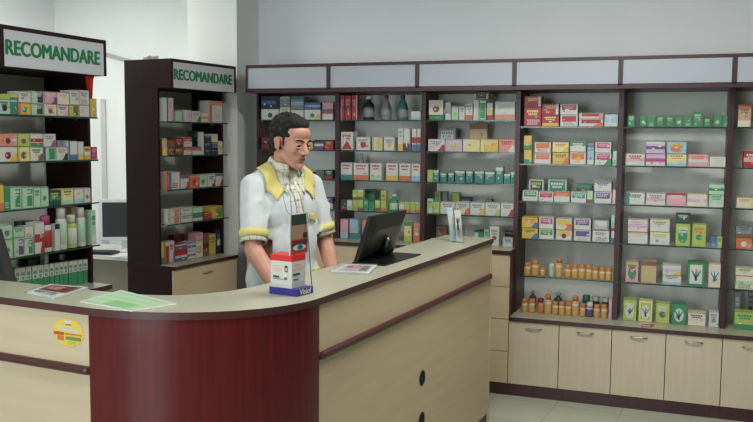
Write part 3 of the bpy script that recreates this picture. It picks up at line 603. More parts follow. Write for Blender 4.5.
# items on the counter
def uvp(px, py, z):
    d = ray(px, py); k = (z-H)/d.z; p = Vector((d.x*k, d.y*k)); return (p.dot(E1), p.dot(E2))
def sheet(name, pts, z, t, m, label, cat, group=None, art=None):
    c = Vector((sum(p[0] for p in pts)/4, sum(p[1] for p in pts)/4))
    mb = MB(); poly = [(p[0]-c.x, p[1]-c.y) for p in pts]
    mb.prism(poly, 0, t, m)
    if art: art(mb, poly, t)
    o = mb.build(name, loc=uv(c.x, c.y, z), rz=DRZ); return tag(o, label, cat, group)
def bil(poly, a, b):
    p0, p1, p2, p3 = [Vector(p) for p in poly]
    return (p0*(1-a)+p1*a)*(1-b)+(p3*(1-a)+p2*a)*b
def patch(mb, poly, t, a0, b0, a1, b1, m, k=1):
    q = [bil(poly, a0, b0), bil(poly, a1, b0), bil(poly, a1, b1), bil(poly, a0, b1)]
    mb.add([(p.x, p.y, t+.0003*k) for p in q], [(0, 1, 2, 3)], m)
def green_art(mb, poly, t):
    patch(mb, poly, t, .02, .02, .98, .98, pm('h'))
    for i in range(7): patch(mb, poly, t, .03, .05+.13*i, .97, .1+.13*i, mat('print leaf pale', (176, 204, 146), .4) if i % 2 else mat('print soft green', (146, 188, 134), .4), 2)
    patch(mb, poly, t, .35, .1, .8, .42, mat('print mid green', (128, 176, 118), .4), 3)
L0 = (-2.167, 2.173); L1 = (-1.915, 2.135); L2 = (-1.85, 2.29); L3 = (-2.18, 2.352)
L0, L1, L2, L3 = uvp(80, 302.4, TZ), uvp(132, 312, TZ), uvp(177, 304.8, TZ), uvp(121, 290.9, TZ)
sheet('leaflet', (L0, L1, L2, L3), TZ+.0006, .003, M_PAPER, 'green and white leaflets fanned on the countertop curve', 'leaflet', None, green_art)
def mag_art1(mb, poly, t):
    patch(mb, poly, t, .1, .35, .95, .9, pm('u')); patch(mb, poly, t, .2, .5, .6, .8, pm('s'), 2); patch(mb, poly, t, .15, .1, .8, .3, pm('i'), 2); patch(mb, poly, t, .35, .12, .7, .22, pm('w'), 3)
def mag_art2(mb, poly, t):
    patch(mb, poly, t, .1, .1, .9, .9, pm('w')); patch(mb, poly, t, .15, .45, .6, .85, pm('k'), 2); patch(mb, poly, t, .2, .5, .4, .7, pm('m'), 3); patch(mb, poly, t, .65, .2, .88, .8, pm('i'), 2); patch(mb, poly, t, .2, .15, .6, .3, pm('v'), 2)
def stack(name, pts, n, dz, label, art, film):
    pts = [Vector(p) for p in pts]; z = TZ+.0006
    c = sum(pts, Vector((0, 0)))/4
    root = sheet(name, [tuple(p) for p in pts], z, dz*n, M_PAPER, label, 'magazine', None, art)
    mb = MB()
    # crumpled clear wrapper: loose wavy sheet over the top
    N = 14; vs = []
    for i in range(N+1):
        for j in range(N+1):
            a = -.07+1.14*i/N; b2 = -.07+1.14*j/N; p = bil([tuple(q-c) for q in pts], a, b2)
            e = min(a+.07, 1.07-a, b2+.07, 1.07-b2); edge = a < 0 or a > 1 or b2 < 0 or b2 > 1
            h = dz*n+.002+.006*rnd.random() if not edge else .0015+.004*rnd.random()
            vs.append((p.x, p.y, h))
    mb.add(vs, [(i*(N+1)+j, (i+1)*(N+1)+j, (i+1)*(N+1)+j+1, i*(N+1)+j+1) for i in range(N) for j in range(N)], film, True)
    mb.build('plastic_wrapper', root)
    return root
stack('magazine', (uvp(27, 293.7, TZ), uvp(54.4, 300.0, TZ), uvp(88, 289, TZ), uvp(50, 286.2, TZ)), 1, .008, 'plastic-wrapped magazine with dark red cover, left of the green leaflets', mag_art1, M_FILM)
stack('magazine', (uvp(330, 273.2, TZ), uvp(369, 275.4, TZ), uvp(377, 267, TZ), uvp(347, 266, TZ)), 1, .009, 'plastic-wrapped white and pink magazine beside the black monitor', mag_art2, M_FILM)

# round yellow sticker on the left front panel
def sticker():
    mb = MB(); n = 28; cx, cz, r = -2.176, 1.003, .054; y = VF+.0028
    def disc(rx, rz, dx, dz, m, k, cut=None):
        vs = [(cx+dx+rx*math.cos(2*math.pi*i/n), y-.0004*k, cz+dz+rz*math.sin(2*math.pi*i/n)) for i in range(n)]
        mb.add(vs, [tuple(range(n))], m)
    def q(x0, z0, x1, z1, m, k): mb.add([(cx+x0, y-.0004*k, cz+z0), (cx+x1, y-.0004*k, cz+z0), (cx+x1, y-.0004*k, cz+z1), (cx+x0, y-.0004*k, cz+z1)], [(0, 1, 2, 3)], m)
    mb.box((cx-.001, y-.0002, cz-.001), (cx+.001, y+.0011, cz+.001), pm('y'))
    disc(.07, .05, 0, 0, mat('sticker yellow', (224, 196, 70), .4), 0)
    q(-.016, .03, .016, .042, pm('w'), 1); q(-.012, .024, .012, .03, pm('o'), 2)
    q(-.05, .008, .045, .013, pm('w'), 1); q(-.035, .002, .05, .007, pm('w'), 1); q(-.055, .016, .02, .021, pm('w'), 1)
    q(-.068, -.012, -.02, -.001, mat('sticker rust', (184, 84, 36), .4), 2); q(-.05, -.03, -.02, -.014, pm('o'), 2)
    q(-.015, -.008, .062, -.003, pm('o'), 2); q(-.012, -.026, .058, -.014, mat('sticker olive', (120, 134, 78), .4), 2); q(-.005, -.04, .035, -.03, pm('l'), 2)
    return mb.build('round_sticker', rz=DRZ)
tag(sticker(), 'round yellow promotional sticker on the beige left counter front', 'sticker')

# eye-drop dispenser on the counter: blue base, white body, red top, eye header card, wire frame above
DX, DY = -1.31, 2.742
disp = empty('display_box', (DX, DY, TZ+.0006), 0)
tag(disp, 'white and red cardboard counter display with eye picture on blue base', 'display')
Mblue = mat('print deep blue', (48, 46, 130), .4); Mred = mat('print bright red', (206, 42, 40), .4)
bw, bd = .105, .105
mb = MB(); a = .0
P = [(-bw-.012, 0), (0.012, -.012), (0.03, bd+.0), (-bw-.01, bd)]
mb.prism([(-.124, .021), (0, 0), (.020, .095), (-.120, .108)], 0, .026, Mblue)
mb.build('blue_base', disp)
v0 = Vector((.0, .0)); v1 = Vector((.020, .095)); dd = (v1-v0).normalized()
tx = text_mesh('base_lettering', 'Visiof', .030, pm('w'), .0007, .0003, disp)
tx.rotation_euler = (math.pi/2, 0, math.atan2(dd.y, dd.x)); m0 = (v0+v1)/2+Vector((dd.y, -dd.x))*.0006; tx.location = (m0.x, m0.y, .013)
mb = MB(); bh0, bh1 = .0265, .125
mb.prism([(-.120, .024), (-.026, .007), (-.010, .089), (-.116, .103)], bh0, bh1, pm('w'))
mb.build('carton', disp)
# art on the left (front) face and right face
def face_art(p0, p1, codes, name, parent, off=.0006):
    p0 = Vector(p0); p1 = Vector(p1); d = (p1-p0); L = d.length; d.normalize(); n = Vector((d.y, -d.x)); mb = MB()
    for k, (x0, z0, x1, z1, m) in enumerate(codes):
        o = off+.0002*k
        q = [p0+d*x0*L+n*o, p0+d*x1*L+n*o]
        mb.add([(q[0].x, q[0].y, z0), (q[1].x, q[1].y, z0), (q[1].x, q[1].y, z1), (q[0].x, q[0].y, z1)], [(0, 1, 2, 3)], m)
    return mb.build(name, parent)
gi = mat('print dark text', (70, 72, 84), .5); lk = mat('print faint red', (220, 150, 140), .5)
fa = [(.1, .104, .4, .107, lk), (.1, .094, .55, .0965, lk), (.1, .086, .5, .088, lk), (.12, .062, .42, .070, gi), (.12, .057, .62, .059, gi), (.1, .034, .9, .036, pm('v')), (.62, .062, .82, .112, pm('c')), (.68, .085, .82, .11, pm('u')), (.72, .09, .79, .1, pm('w')), (.66, .058, .8, .066, gi)]
face_art((-.120, .024), (-.026, .007), fa, 'front_print', disp)
fb_ = [(.1, .108, .7, .111, lk), (.1, .098, .8, .1, lk), (.1, .09, .8, .092, lk), (.1, .072, .6, .08, gi), (.1, .056, .45, .06, gi), (.1, .045, .9, .047, pm('h')), (.1, .034, .8, .036, pm('h'))]
face_art((-.026, .007), (-.010, .089), fb_, 'side_print', disp)
mb = MB(); mb.prism([(-.1208, .0236), (-.0256, .0062), (-.0092, .0895), (-.1166, .1038)], bh1, bh1+.022, Mred); mb.build('red_top', disp)
# header card at the back right, with eye picture
hc0, hc1 = Vector((-.033, .006)), Vector((-.012, .118)); d = (hc1-hc0).normalized(); n = Vector((d.y, -d.x))
card = MB(); z0c, z1c = bh1+.0225, .298
def cq(s0, z0, s1, z1, m, k, mb=card):
    q0 = hc0+d*s0*.114+n*(.0004*k); q1 = hc0+d*s1*.114+n*(.0004*k)
    mb.add([(q0.x, q0.y, z0), (q1.x, q1.y, z0), (q1.x, q1.y, z1), (q0.x, q0.y, z1)], [(0, 1, 2, 3)], m)
back = -n*.004
card.add([(hc0.x, hc0.y, z0c), (hc1.x, hc1.y, z0c), (hc1.x, hc1.y, z1c), (hc0.x, hc0.y, z1c), (hc0.x+back.x, hc0.y+back.y, z0c), (hc1.x+back.x, hc1.y+back.y, z0c), (hc1.x+back.x, hc1.y+back.y, z1c), (hc0.x+back.x, hc0.y+back.y, z1c)],
         [(0, 1, 2, 3), (5, 4, 7, 6), (0, 4, 5, 1), (3, 2, 6, 7), (0, 3, 7, 4), (1, 5, 6, 2)], pm('w'))
skin = mat('print skin', (150, 124, 104), .5); dg_ = mat('print dark hair', (32, 50, 48), .5)
cq(.08, .15, .96, .295, dg_, 1); cq(.08, .225, .96, .256, skin, 2); cq(.08, .2, .7, .232, skin, 3); cq(.08, .15, .96, .205, Mred, 4); cq(.08, .18, .96, .2, mat('print dark red brow', (96, 24, 34), .5), 5)
def cell(s, z, rs, rz, m, k):
    vs = []
    for i in range(18):
        t = 2*math.pi*i/18; q = hc0+d*(s+rs*math.cos(t))*.114+n*(.0004*k); vs.append((q.x, q.y, z+rz*math.sin(t)*(1 if math.sin(t) > 0 else .8)))
    card.add(vs, [tuple(range(18))], m)
cell(.5, .172, .40, .017, dg_, 6); cell(.5, .172, .36, .0125, pm('w'), 7); cell(.52, .173, .17, .0125, mat('print iris', (70, 130, 160), .4), 8); cell(.52, .173, .08, .006, pm('d'), 9)
hd = card.build('header_card', disp)
# clear plastic tongue + wire frame above
mb = MB()
w0, w1 = hc0+d*.01, hc0+d*.085
wl = [(w0, .30), (w0+d*.004-Vector((.006, 0)), .36), (w0+Vector((-.022, .0)), .41)]
mb.tube([(p.x, p.y, z) for p, z in wl], .0015, M_STEEL, 6)
wr = [(w1, .30), (w1-Vector((.012, 0)), .36), (w1+Vector((-.03, -.02)), .41)]
mb.tube([(p.x, p.y, z) for p, z in wr], .0015, M_STEEL, 6)
mid0 = hc0+d*.045
mb.tube([(mid0.x, mid0.y, .30), (mid0.x-.01, mid0.y, .36), (mid0.x-.022, mid0.y-.008, .41)], .0012, M_STEEL, 6)
for k, z in ((0, .41), (1, .385), (2, .345)):
    f = (z-.30)/.11; a0 = w0.lerp(w0+Vector((-.022, 0)), f); a1 = w1.lerp(w1+Vector((-.03, -.02)), f)
    mb.tube([(a0.x, a0.y, z), (a1.x, a1.y, z)], .0013, M_STEEL, 6)
mb.tube([(w0.x-.022, w0.y, .41), (w0.x-.04, w0.y+.01, .37), (w0.x-.03, w0.y+.02, .31), (w0.x-.01, w0.y+.02, .29)], .0013, M_STEEL, 6)
mb.build('wire_frame', disp)
# thin green straw-like stem leaning beside the card
MB().tube([(.012, .100, .027), (-.014, .106, .30)], .0022, mat('print dusty green', (86, 120, 104), .5), 6).build('stem', disp)

# black monitor seen from behind, on a black slab standing in for a dark counter cutout
mon = empty('monitor', uv(-1.69, 3.62, TZ+.0006), 0)
tag(mon, 'black flat monitor seen from behind, tilted on the countertop', 'monitor')
# monitor: width runs along the counter, back faces the customer, leaning
def build_monitor(root, wd, ht, lean, rz):
    root.rotation_euler = (0, 0, rz)      # local x along width, local -y = back side (towards customer)
    mb = MB().box((-.19, -.115, 0), (.215, .055, .007), M_BLK); mb.build('black_plate', root, bevel=.002)  # plate stands in for a dark counter cutout
    # casing: slab plus bulged back
    sl = math.tan(lean)
    def P(x, y, z): return (x, y*math.cos(lean)-sl*z+.03, z+.009+y*math.sin(lean)*0)
    mb = MB(); w = wd/2
    ring = lambda a, z0, z1, y: [P(-a, y, z0), P(a, y, z0), P(a, y, z1), P(-a, y, z1)]
    vs = ring(w, 0, ht, .018)+ring(w, 0, ht, -.004)+ring(w-.012, .012, ht-.012, -.012)+ring(w-.05, .03, ht-.045, -.026)+ring(w-.075, .05, ht-.07, -.03)
    fs = [(3, 2, 1, 0)]+[(4*k+i, 4*k+(i+1) % 4, 4*k+4+(i+1) % 4, 4*k+4+i) for k in range(4) for i in range(4)]+[(16, 17, 18, 19)]
    mb.add(vs, fs, M_BLK); mb.build('casing', root, bevel=.003)
    MB().add([P(-w+.015, .0185, .015), P(w-.015, .0185, .015), P(w-.015, .0185, ht-.015), P(-w+.015, .0185, ht-.015)], [(3, 2, 1, 0)], M_SCREEN) if False else None
    m2 = MB(); m2.add([P(-w+.015, .0188, .015), P(w-.015, .0188, .015), P(w-.015, .0188, ht-.015), P(-w+.015, .0188, ht-.015)], [(3, 2, 1, 0)], M_SCREEN); m2.build('screen', root)
    m3 = MB(); m3.tube([P(0, -.028, .02), P(0, -.05, .06), P(0, -.03, .10)], [.02, .024, .018], M_BLK, 12); m3.build('hinge', root)
build_monitor(mon, .385, .215, math.atan(.07/.207), math.atan2(.9945, .105)+0.0)
# leaflet holder at the far end of the counter
ph = uv(-1.592, 4.42, TZ+.0006)
hold = empty('leaflet_holder', ph, math.atan2(.35, .94)); tag(hold, 'small leaflet stand with two pale blue leaflets at the far counter end', 'leaflet holder')
MB().box((-.035, -.02, 0), (.035, .05, .004), M_CLEAR).build('acrylic_foot', hold)
def leaf(name, x0, x1, xt0, xt1, y0, y1, h, m, arts):
    mb = MB(); vs = [(x0, y0, .0045), (x1, y0, .0045), (xt1, y1, h), (xt0, y1, h)]; n = len(vs)
    bk = [(x, y+.004, z) for x, y, z in vs]
    mb.add(vs+bk, [(0, 1, 2, 3), (7, 6, 5, 4), (0, 4, 5, 1), (1, 5, 6, 2), (2, 6, 7, 3), (3, 7, 4, 0)], m)
    def at(a, b, k): 
        x = (x0*(1-b)+xt0*b)*(1-a)+(x1*(1-b)+xt1*b)*a; return (x, y0*(1-b)+y1*b-.0005*k, .0045+(h-.0045)*b)
    for a0, b0, a1, b1, mm, k in arts: mb.add([at(a0, b0, k), at(a1, b0, k), at(a1, b1, k), at(a0, b1, k)], [(0, 1, 2, 3)], mm)
    return mb.build(name, hold)
leaf('leaflet', -.034, -.004, -.058, -.026, .028, .04, .19, mat('print ice blue', (186, 212, 216), .4), [(.1, .05, .9, .95, pm('a'), 1), (.2, .2, .8, .9, pm('w'), 2)])
leaf('leaflet', -.006, .028, -.020, .016, -.006, .006, .18, pm('w'), [(.15, .6, .8, .75, pm('i'), 1), (.3, .35, .55, .7, pm('d'), 2), (.2, .1, .9, .45, pm('v'), 1), (.3, .2, .7, .4, pm('i'), 2)])
MB().add([(-.036, -.01, .004), (.034, -.01, .004), (.045, -.012, .10), (-.05, -.012, .10)], [(0, 1, 2, 3)], M_CLEAR).build('acrylic_front', hold)

# dark monitor at the extreme left, standing behind the left run
def uplane(px, py, v):
    d = ray(px, py); k = v/(d.x*E2.x+d.y*E2.y); p = Vector((d.x*k, d.y*k)); return p.dot(E1), H+d.z*k
ur, zr = uplane(9, 288, 2.56)
lm = empty('monitor', uv(ur-.17, 2.56, .7456), DRZ)
tag(lm, 'dark tilted monitor corner cut off by the left picture edge', 'monitor')
MB().box((-.1, -.02, 0), (.1, .14, .012), M_BLK).build('black_plate', lm, bevel=.002)
MB().tube([(0, .07, .012), (0, .07, .24)], .018, M_BLK, 12).build('stand_neck', lm)
z0 = zr-.7456-.06
def PL(x, y, z): return (x-.52*(z-z0-.06), y+.12*(z-z0), z)
x1_ = .17
vv = [PL(x, y, z) for y in (0, .045) for x, z in ((-.2, z0), (x1_, z0), (x1_, z0+.30), (-.2, z0+.30))]
MB().add(vv, [(0, 1, 2, 3), (5, 4, 7, 6), (0, 4, 5, 1), (1, 5, 6, 2), (2, 6, 7, 3), (3, 7, 4, 0)], M_BLK).build('casing', lm, bevel=.004)

# ------------------------------------------------------------------ back office corner
od = empty('office_desk', (-4.32, 5.32, 0), R(0)); tag(od, 'grey-brown office desk in the gap between the two lettered units', 'desk')
Mdb = mat('taupe laminate', (120, 114, 100), .5)
MB().box((-.5, 0, .725), (.5, .62, .75), mat('pale grey top', (200, 200, 192), .4)).build('desktop', od, bevel=.001)
MB().box((-.48, .03, .0), (.48, .05, .724), Mdb).build('front_panel', od)
for x in (-.49, .468): MB().box((x, .051, 0), (x+.022, .6, .724), Mdb).build('side_panel', od)
om = empty('monitor', (-4.235, 5.66, .7506), R(28)); tag(om, 'silver-framed flat monitor with dark screen on the office desk', 'monitor')
MB().lathe([(.001, 0), (.10, 0), (.10, .008), (.03, .016), (.001, .018)], M_GREYPL, 24).build('base', om)
MB().box((-.035, .0, .012), (.035, .03, .09), M_GREYPL).build('stand_neck', om)
MB().box((-.205, -.03, .085), (.205, .0, .42), M_GREYPL).build('frame', om, bevel=.004)
s = MB().box((-.176, -.032, .116), (.176, -.0302, .394), M_SCREEN).build('screen', om)
kb = MB().box((-.2, -.07, 0), (.2, .07, .018), M_BLK); 
for r in range(5):
    for k in range(14): kb.box((-.19+.027*k, -.06+.024*r, .018), (-.168+.027*k, -.041+.024*r, .023), mat('key grey', (50, 52, 55), .5))
tag(kb.build('keyboard', loc=(-4.38, 5.42, .7506), rz=R(12)), 'black keyboard in front of the silver-framed monitor', 'keyboard')
mb = MB()
for i in range(4): 
    a = .03*i; mb.prism([(-.15+a, -.1), (.14, -.1+.01*i), (.15, .1), (-.14+a*.5, .11)], .0035*i, .0035*i+.003, M_PAPER)
tag(mb.build('paper_stack', loc=(-3.98, 5.42, .7506), rz=R(10)), 'loose white papers on the office desk', 'papers')
# tall narrow white board beside the near unit, cable trunking, things on the units
struct('trim_1', MB().box((-4.995, 6.22, 0), (-4.90, 6.29, 2.0), mat('white lacquer', (222, 224, 220), .5)))
def onback(px, py, Y):
    d = ray(px, py); k = Y/d.y; return Vector((d.x*k, Y, H+d.z*k))
a, b2 = onback(60, 41, YBL-.012), onback(165, 71.5, YBL-.012)
d = (b2-a).normalized(); n = Vector((-d.z, 0, d.x))*.016
mb = MB(); pts = [a-n, b2-n, b2+n, a+n]; vs = [(p.x, YBL-.022, p.z) for p in pts]+[(p.x, YBL-.0005, p.z) for p in pts]
mb.add(vs, [(0, 1, 2, 3), (5, 4, 7, 6), (0, 4, 5, 1), (1, 5, 6, 2), (2, 6, 7, 3), (3, 7, 4, 0)], mat('grey trunking', (168, 172, 172), .5)); struct('trim_2', mb)
mb = MB(); pts = []
for i in range(60):
    t = i/59; an = t*2*math.pi*3.2; pts.append((.055*math.cos(an)*(1+.25*math.sin(3*an)), .04*math.sin(an), .006+.022*t+.004*math.sin(5*an)))
mb.tube(pts, .0045, M_PAPER, 6)
tag(mb.build('cable_coil', loc=U2.w(.1, .28, TOPZ+.001)), 'small coil of white cable on top of the far lettered unit', 'cable')
# slim things on the projecting glass at the right end of the near unit
x0, _ = U1.loc(90, 104, .058); x1, z1 = U1.loc(96.2, 99, .058)
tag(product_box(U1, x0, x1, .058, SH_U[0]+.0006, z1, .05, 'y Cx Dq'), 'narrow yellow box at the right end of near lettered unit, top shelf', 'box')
xc, zt = U1.loc(96.3, 77, .085); zb = z1+.001
mb = MB().lathe([(.001, 0), (.012, 0), (.020, zt-zb-.012), (.024, zt-zb-.01), (.024, zt-zb), (.021, zt-zb)], mat('print bright red', (206, 42, 40), .4), 18)
tag(mb.build('paper_cup', loc=U1.w(min(xc, x1-.02), .083, zb)), 'tall red tapered cup standing on yellow box beneath the larger sign', 'cup')
x0, _ = U1.loc(91.2, 150, .058); x1, zt = U1.loc(96.8, 147, .058)
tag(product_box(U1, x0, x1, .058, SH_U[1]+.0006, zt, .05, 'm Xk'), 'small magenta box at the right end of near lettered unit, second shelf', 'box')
x0, _ = U1.loc(91, 210, .058); x1, zt = U1.loc(95.5, 210, .058)
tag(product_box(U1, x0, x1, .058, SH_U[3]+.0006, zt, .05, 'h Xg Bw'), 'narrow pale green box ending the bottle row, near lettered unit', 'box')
# red and yellow leaflets on the low worktop
for (pa, pb), ds, lb in (((641, 652), 'r', 'small red leaflet lying on low worktop before the tea boxes'), ((653, 664), 'y', 'small yellow leaflet lying on low worktop before the tea boxes')):
    xa = WALL.loc(pa, 324, .05)[0]; xb = WALL.loc(pb, 324, .05)[0]
    mb = MB().prism([(0, 0), (xb-xa, .005), (xb-xa+.01, .09), (.012, .085)], 0, .0015, pm(ds)); mb.box((.01, .02, .0015), (xb-xa-.01, .05, .0019), pm('w'))
    tag(mb.build('leaflet', loc=WALL.w(xa, .02, LO_T+.0006)), lb, 'leaflet', 'leaflets on the low worktop')
# white papers on high worktop behind counter end
xa = WALL.loc(424, 236, .05)[0]; xb = WALL.loc(438, 236, .05)[0]
mb = MB()
for i in range(5): mb.prism([(0+.003*i, 0), (xb-xa, .004*i), (xb-xa-.002*i, .2), (.004, .19)], .006*i, .006*i+.005, M_PAPER)
tag(mb.build('paper_stack', loc=WALL.w(xa, .05, HI_T+.0006)), 'stack of white papers on high worktop behind the counter end', 'papers')

# ------------------------------------------------------------------ the man
man = empty('person', (-1.7595, 3.5397, 0), R(61.6))
tag(man, 'man with short dark hair in white short-sleeved tunic with yellow trim', 'person')
def skin_mat():
    m = grain('skin', (186, 136, 114), (194, 144, 122), .55, (30, 30, 30)); return m
M_SKIN = skin_mat()
M_HAIR = grain('black hair', (14, 12, 12), (27, 23, 21), .85, (180, 180, 90), 4, .6)
M_SHIRT = grain('white tunic cloth', (194, 200, 202), (202, 208, 210), .8, (20, 20, 20), 3, .25)
M_YEL = mat('yellow trim cloth', (206, 196, 116), .8)
M_TROU = mat('dark trousers', (40, 42, 50), .8); M_SHOE = mat('black leather', (20, 18, 18), .4)
def plaid():
    m = mat('plaid shirt', (196, 196, 176), .8); nt = m.node_tree; b = nt.nodes['Principled BSDF']
    tc = nt.nodes.new('ShaderNodeTexCoord'); br = nt.nodes.new('ShaderNodeTexBrick'); br.offset = 0
    mp = nt.nodes.new('ShaderNodeMapping'); mp.inputs['Rotation'].default_value = (math.pi/2, 0, 0)
    br.inputs['Scale'].default_value = 1; br.inputs['Brick Width'].default_value = .026; br.inputs['Row Height'].default_value = .034; br.inputs['Mortar Size'].default_value = .0014; br.inputs['Mortar Smooth'].default_value = .5
    for k, c in (('Color1', (212, 212, 196)), ('Color2', (200, 202, 184)), ('Mortar', (130, 136, 122))): br.inputs[k].default_value = (*[lin(v) for v in c], 1)
    nt.links.new(tc.outputs['Object'], mp.inputs[0]); nt.links.new(mp.outputs[0], br.inputs['Vector']); nt.links.new(br.outputs[0], b.inputs['Base Color']); return m
M_PLAID = plaid()
ICO = {}
def ico(sub):
    if sub not in ICO:
        bm = bmesh.new(); bmesh.ops.create_icosphere(bm, subdivisions=sub, radius=1)
        ICO[sub] = ([v.co.copy() for v in bm.verts], [[v.index for v in f.verts] for f in bm.faces]); bm.free()
    return ICO[sub]
class Blob:
    def __init__(s): s.v = []; s.f = []
    def ell(s, c, r, rot=None, sub=3):
        V, Fc = ico(sub); c = Vector(c); r = (r,)*3 if isinstance(r, (int, float)) else r; o = len(s.v)
        for v in V:
            q = Vector((v.x*r[0], v.y*r[1], v.z*r[2]))
            if rot: q = rot @ q
            s.v.append(q+c)
        for f in Fc: s.f.append([o+i for i in f])
        return s
    def cap(s, a, b2, ra, rb, n=None, flat=1):
        a, b2 = Vector(a), Vector(b2); L = (b2-a).length; n = n or max(3, int(L/(min(ra, rb)*.22)))
        for i in range(n+1):
            t = i/n; s.ell(a.lerp(b2, t), ra+(rb-ra)*t, sub=2)
        return s
    def chain(s, pts):
        for (a, ra), (b2, rb) in zip(pts, pts[1:]): s.cap(a, b2, ra, rb)
        return s
    def build(s, name, vox, m, parent, smooth=2, fac=.5):
        me = bpy.data.meshes.new(name); me.from_pydata(s.v, [], s.f)
        o = bpy.data.objects.new(name, me); COL.objects.link(o)
        r = o.modifiers.new('r', 'REMESH'); r.mode = 'VOXEL'; r.voxel_size = vox; r.use_smooth_shade = True
        sm = o.modifiers.new('s', 'SMOOTH'); sm.iterations = smooth; sm.factor = fac
        dg = bpy.context.evaluated_depsgraph_get(); me2 = bpy.data.meshes.new_from_object(o.evaluated_get(dg))
        bpy.data.objects.remove(o); me2.materials.clear(); me2.materials.append(m)
        for p in me2.polygons: p.use_smooth = True
        o = bpy.data.objects.new(name, me2); COL.objects.link(o); o.parent = parent
        return o
HS = .985
HC = Vector((0, -.062, 1.655)); HR = Matrix.Rotation(R(9), 3, 'Z') @ Matrix.Rotation(R(12), 3, 'X')
def hp(x, y, z): return HC + HR @ Vector((x*HS, y*HS, z*HS))
B = Blob()
def he(c, r): B.ell(hp(*c), tuple(q*HS for q in r), HR)
def hcap(a, b2, ra, rb): B.cap(hp(*a), hp(*b2), ra*HS, rb*HS)
he((0, .018, .034), (.074, .093, .084)); he((0, -.028, -.02), (.062, .060, .075)); he((0, -.03, -.06), (.052, .052, .048))
he((0, -.066, -.097), (.024, .021, .02)); he((.036, -.054, -.022), (.026, .026, .026)); he((-.036, -.054, -.022), (.026, .026, .026))
hcap((.05, .0, -.06), (.02, -.055, -.093), .02, .018); hcap((-.05, .0, -.06), (-.02, -.055, -.093), .02, .018)
hcap((.036, -.066, .024), (.008, -.077, .018), .011, .012); hcap((-.036, -.066, .024), (-.008, -.077, .018), .011, .012)
he((0, -.05, .05), (.055, .035, .04))
hcap((0, -.080, .012), (0, -.103, -.026), .0085, .0115); he((0, -.104, -.031), (.012, .012, .010)); he((.012, -.092, -.034), (.0085, .010, .0075)); he((-.012, -.092, -.034), (.0085, .010, .0075))
he((0, -.072, -.058), (.028, .016, .018))
for s in (-1, 1):
    he((s*.080, .012, -.006), (.0075, .018, .031)); he((s*.084, .017, .006), (.008, .017, .017)); he((s*.077, .006, -.03), (.006, .009, .010))
    hcap((s*.040, -.064, -.008), (s*.024, -.073, -.009), .009, .009)
# neck, torso, legs
B.chain([(hp(0, .035, -.06), .052), ((0, -.005, 1.50), .056), ((0, .01, 1.44), .066)])
B.cap((-.125, .012, 1.42), (.125, .012, 1.42), .045, .045); B.ell((0, 0, 1.33), (.155, .095, .14)); B.ell((0, 0, 1.15), (.135, .09, .16)); B.ell((0, .01, 1.0), (.155, .1, .12))
for s in (-1, 1):
    B.chain([((s*.09, .01, .93), .085), ((s*.1, .0, .52), .056), ((s*.105, .03, .10), .038)]); B.ell((s*.11, -.03, .045), (.04, .11, .035))
SH = {-1: (-.162, .01, 1.452), 1: (.162, .01, 1.447)}; EL = {-1: (-.225, -.085, 1.175), 1: (.215, -.035, 1.18)}; WR = {-1: (-.195, -.275, .985), 1: (.20, -.15, .975)}
HAND = {}
for s in (-1, 1):
    B.chain([(SH[s], .046), (EL[s], .041)]); B.chain([(EL[s], .042), (tuple(Vector(EL[s]).lerp(Vector(WR[s]), .3)), .041), (WR[s], .027)])
    w = Vector(WR[s]); dirn = (w-Vector(EL[s])).normalized()
    # palm resting on the inner work surface (z .884), fingers bent forward
    fd = Vector((-.919, -.393, 0))*s; sd = Vector((fd.y, -fd.x, 0))    # fingers point along the counter, towards each other
    k0 = w+fd*.050+Vector((0, 0, -.066)); B.chain([(tuple(w), .026), (tuple(w.lerp(k0, .55)), .026), (tuple(k0), .021)])
    for j, (dx, L) in enumerate(((-.029, .060), (-.010, .071), (.010, .066), (.028, .052))):
        r0 = k0+sd*(dx*.75)-fd*.004; kn = k0+sd*dx+fd*.022; kn.z = .900; m1 = kn+sd*(dx*.12)+fd*(L*.5); m1.z = .897; m2 = m1+fd*(L*.36); m2.z = .8925
        B.chain([(tuple(r0), .0115), (tuple(kn), .0102), (tuple(m1), .0088), (tuple(m2), .0076)])
    ts = 1 if s > 0 else -1     # thumb on the side nearer the body
    t0 = w.lerp(k0, .5)-sd*(.016*ts); t1 = t0-sd*(.022*ts)+fd*.022; t1.z = .905; t2 = t1-sd*(.006*ts)+fd*.032; t2.z = .894
    B.chain([(tuple(t0), .0135), (tuple(t1), .0112), (tuple(t2), .009)])
body = B.build('body', .0042, M_SKIN, man, 3, .5)
# eyes, brows, lips
for s in (-1, 1):
    e = MB(); c = hp(s*.0315, -.0675, .001)
    def sphere(mb, c, r, m, n=14):
        prof = [(max(.0003, r*math.sin(math.pi*i/10)), -r*math.cos(math.pi*i/10)) for i in range(11)]; mb.lathe(prof, m, n, c)
    sphere(e, c, .0125, mat('eye white', (176, 166, 158), .3)); f = HR @ Vector((0, -1, 0)); sphere(e, c+f*.0070+Vector((0, 0, -.001)), .0084, mat('iris', (44, 28, 20), .2))
    e.build('eye', man)
    b3 = MB(); pts = [hp(s*x, y, z) for x, y, z in ((.013, -.0915, .021), (.024, -.0885, .0255), (.037, -.0805, .0265), (.048, -.069, .021))]
    b3.tube(pts, [.0028, .0042, .0038, .002], M_HAIR, 8); b3.build('eyebrow', man)
    lid = MB(); pts = [hp(s*x, y, z) for x, y, z in ((.020, -.083, .0045), (.028, -.0865, .0095), (.037, -.0845, .009), (.045, -.077, .003))]
    lid.tube(pts, [.0025, .0046, .0046, .0025], M_SKIN, 8); lid.tube([hp(s*x, y, z) for x, y, z in ((.020, -.082, -.002), (.028, -.0845, -.0095), (.037, -.0825, -.0095), (.045, -.076, -.002))], [.0025, .0044, .0044, .0025], M_SKIN, 8); lid.build('eyelid', man)
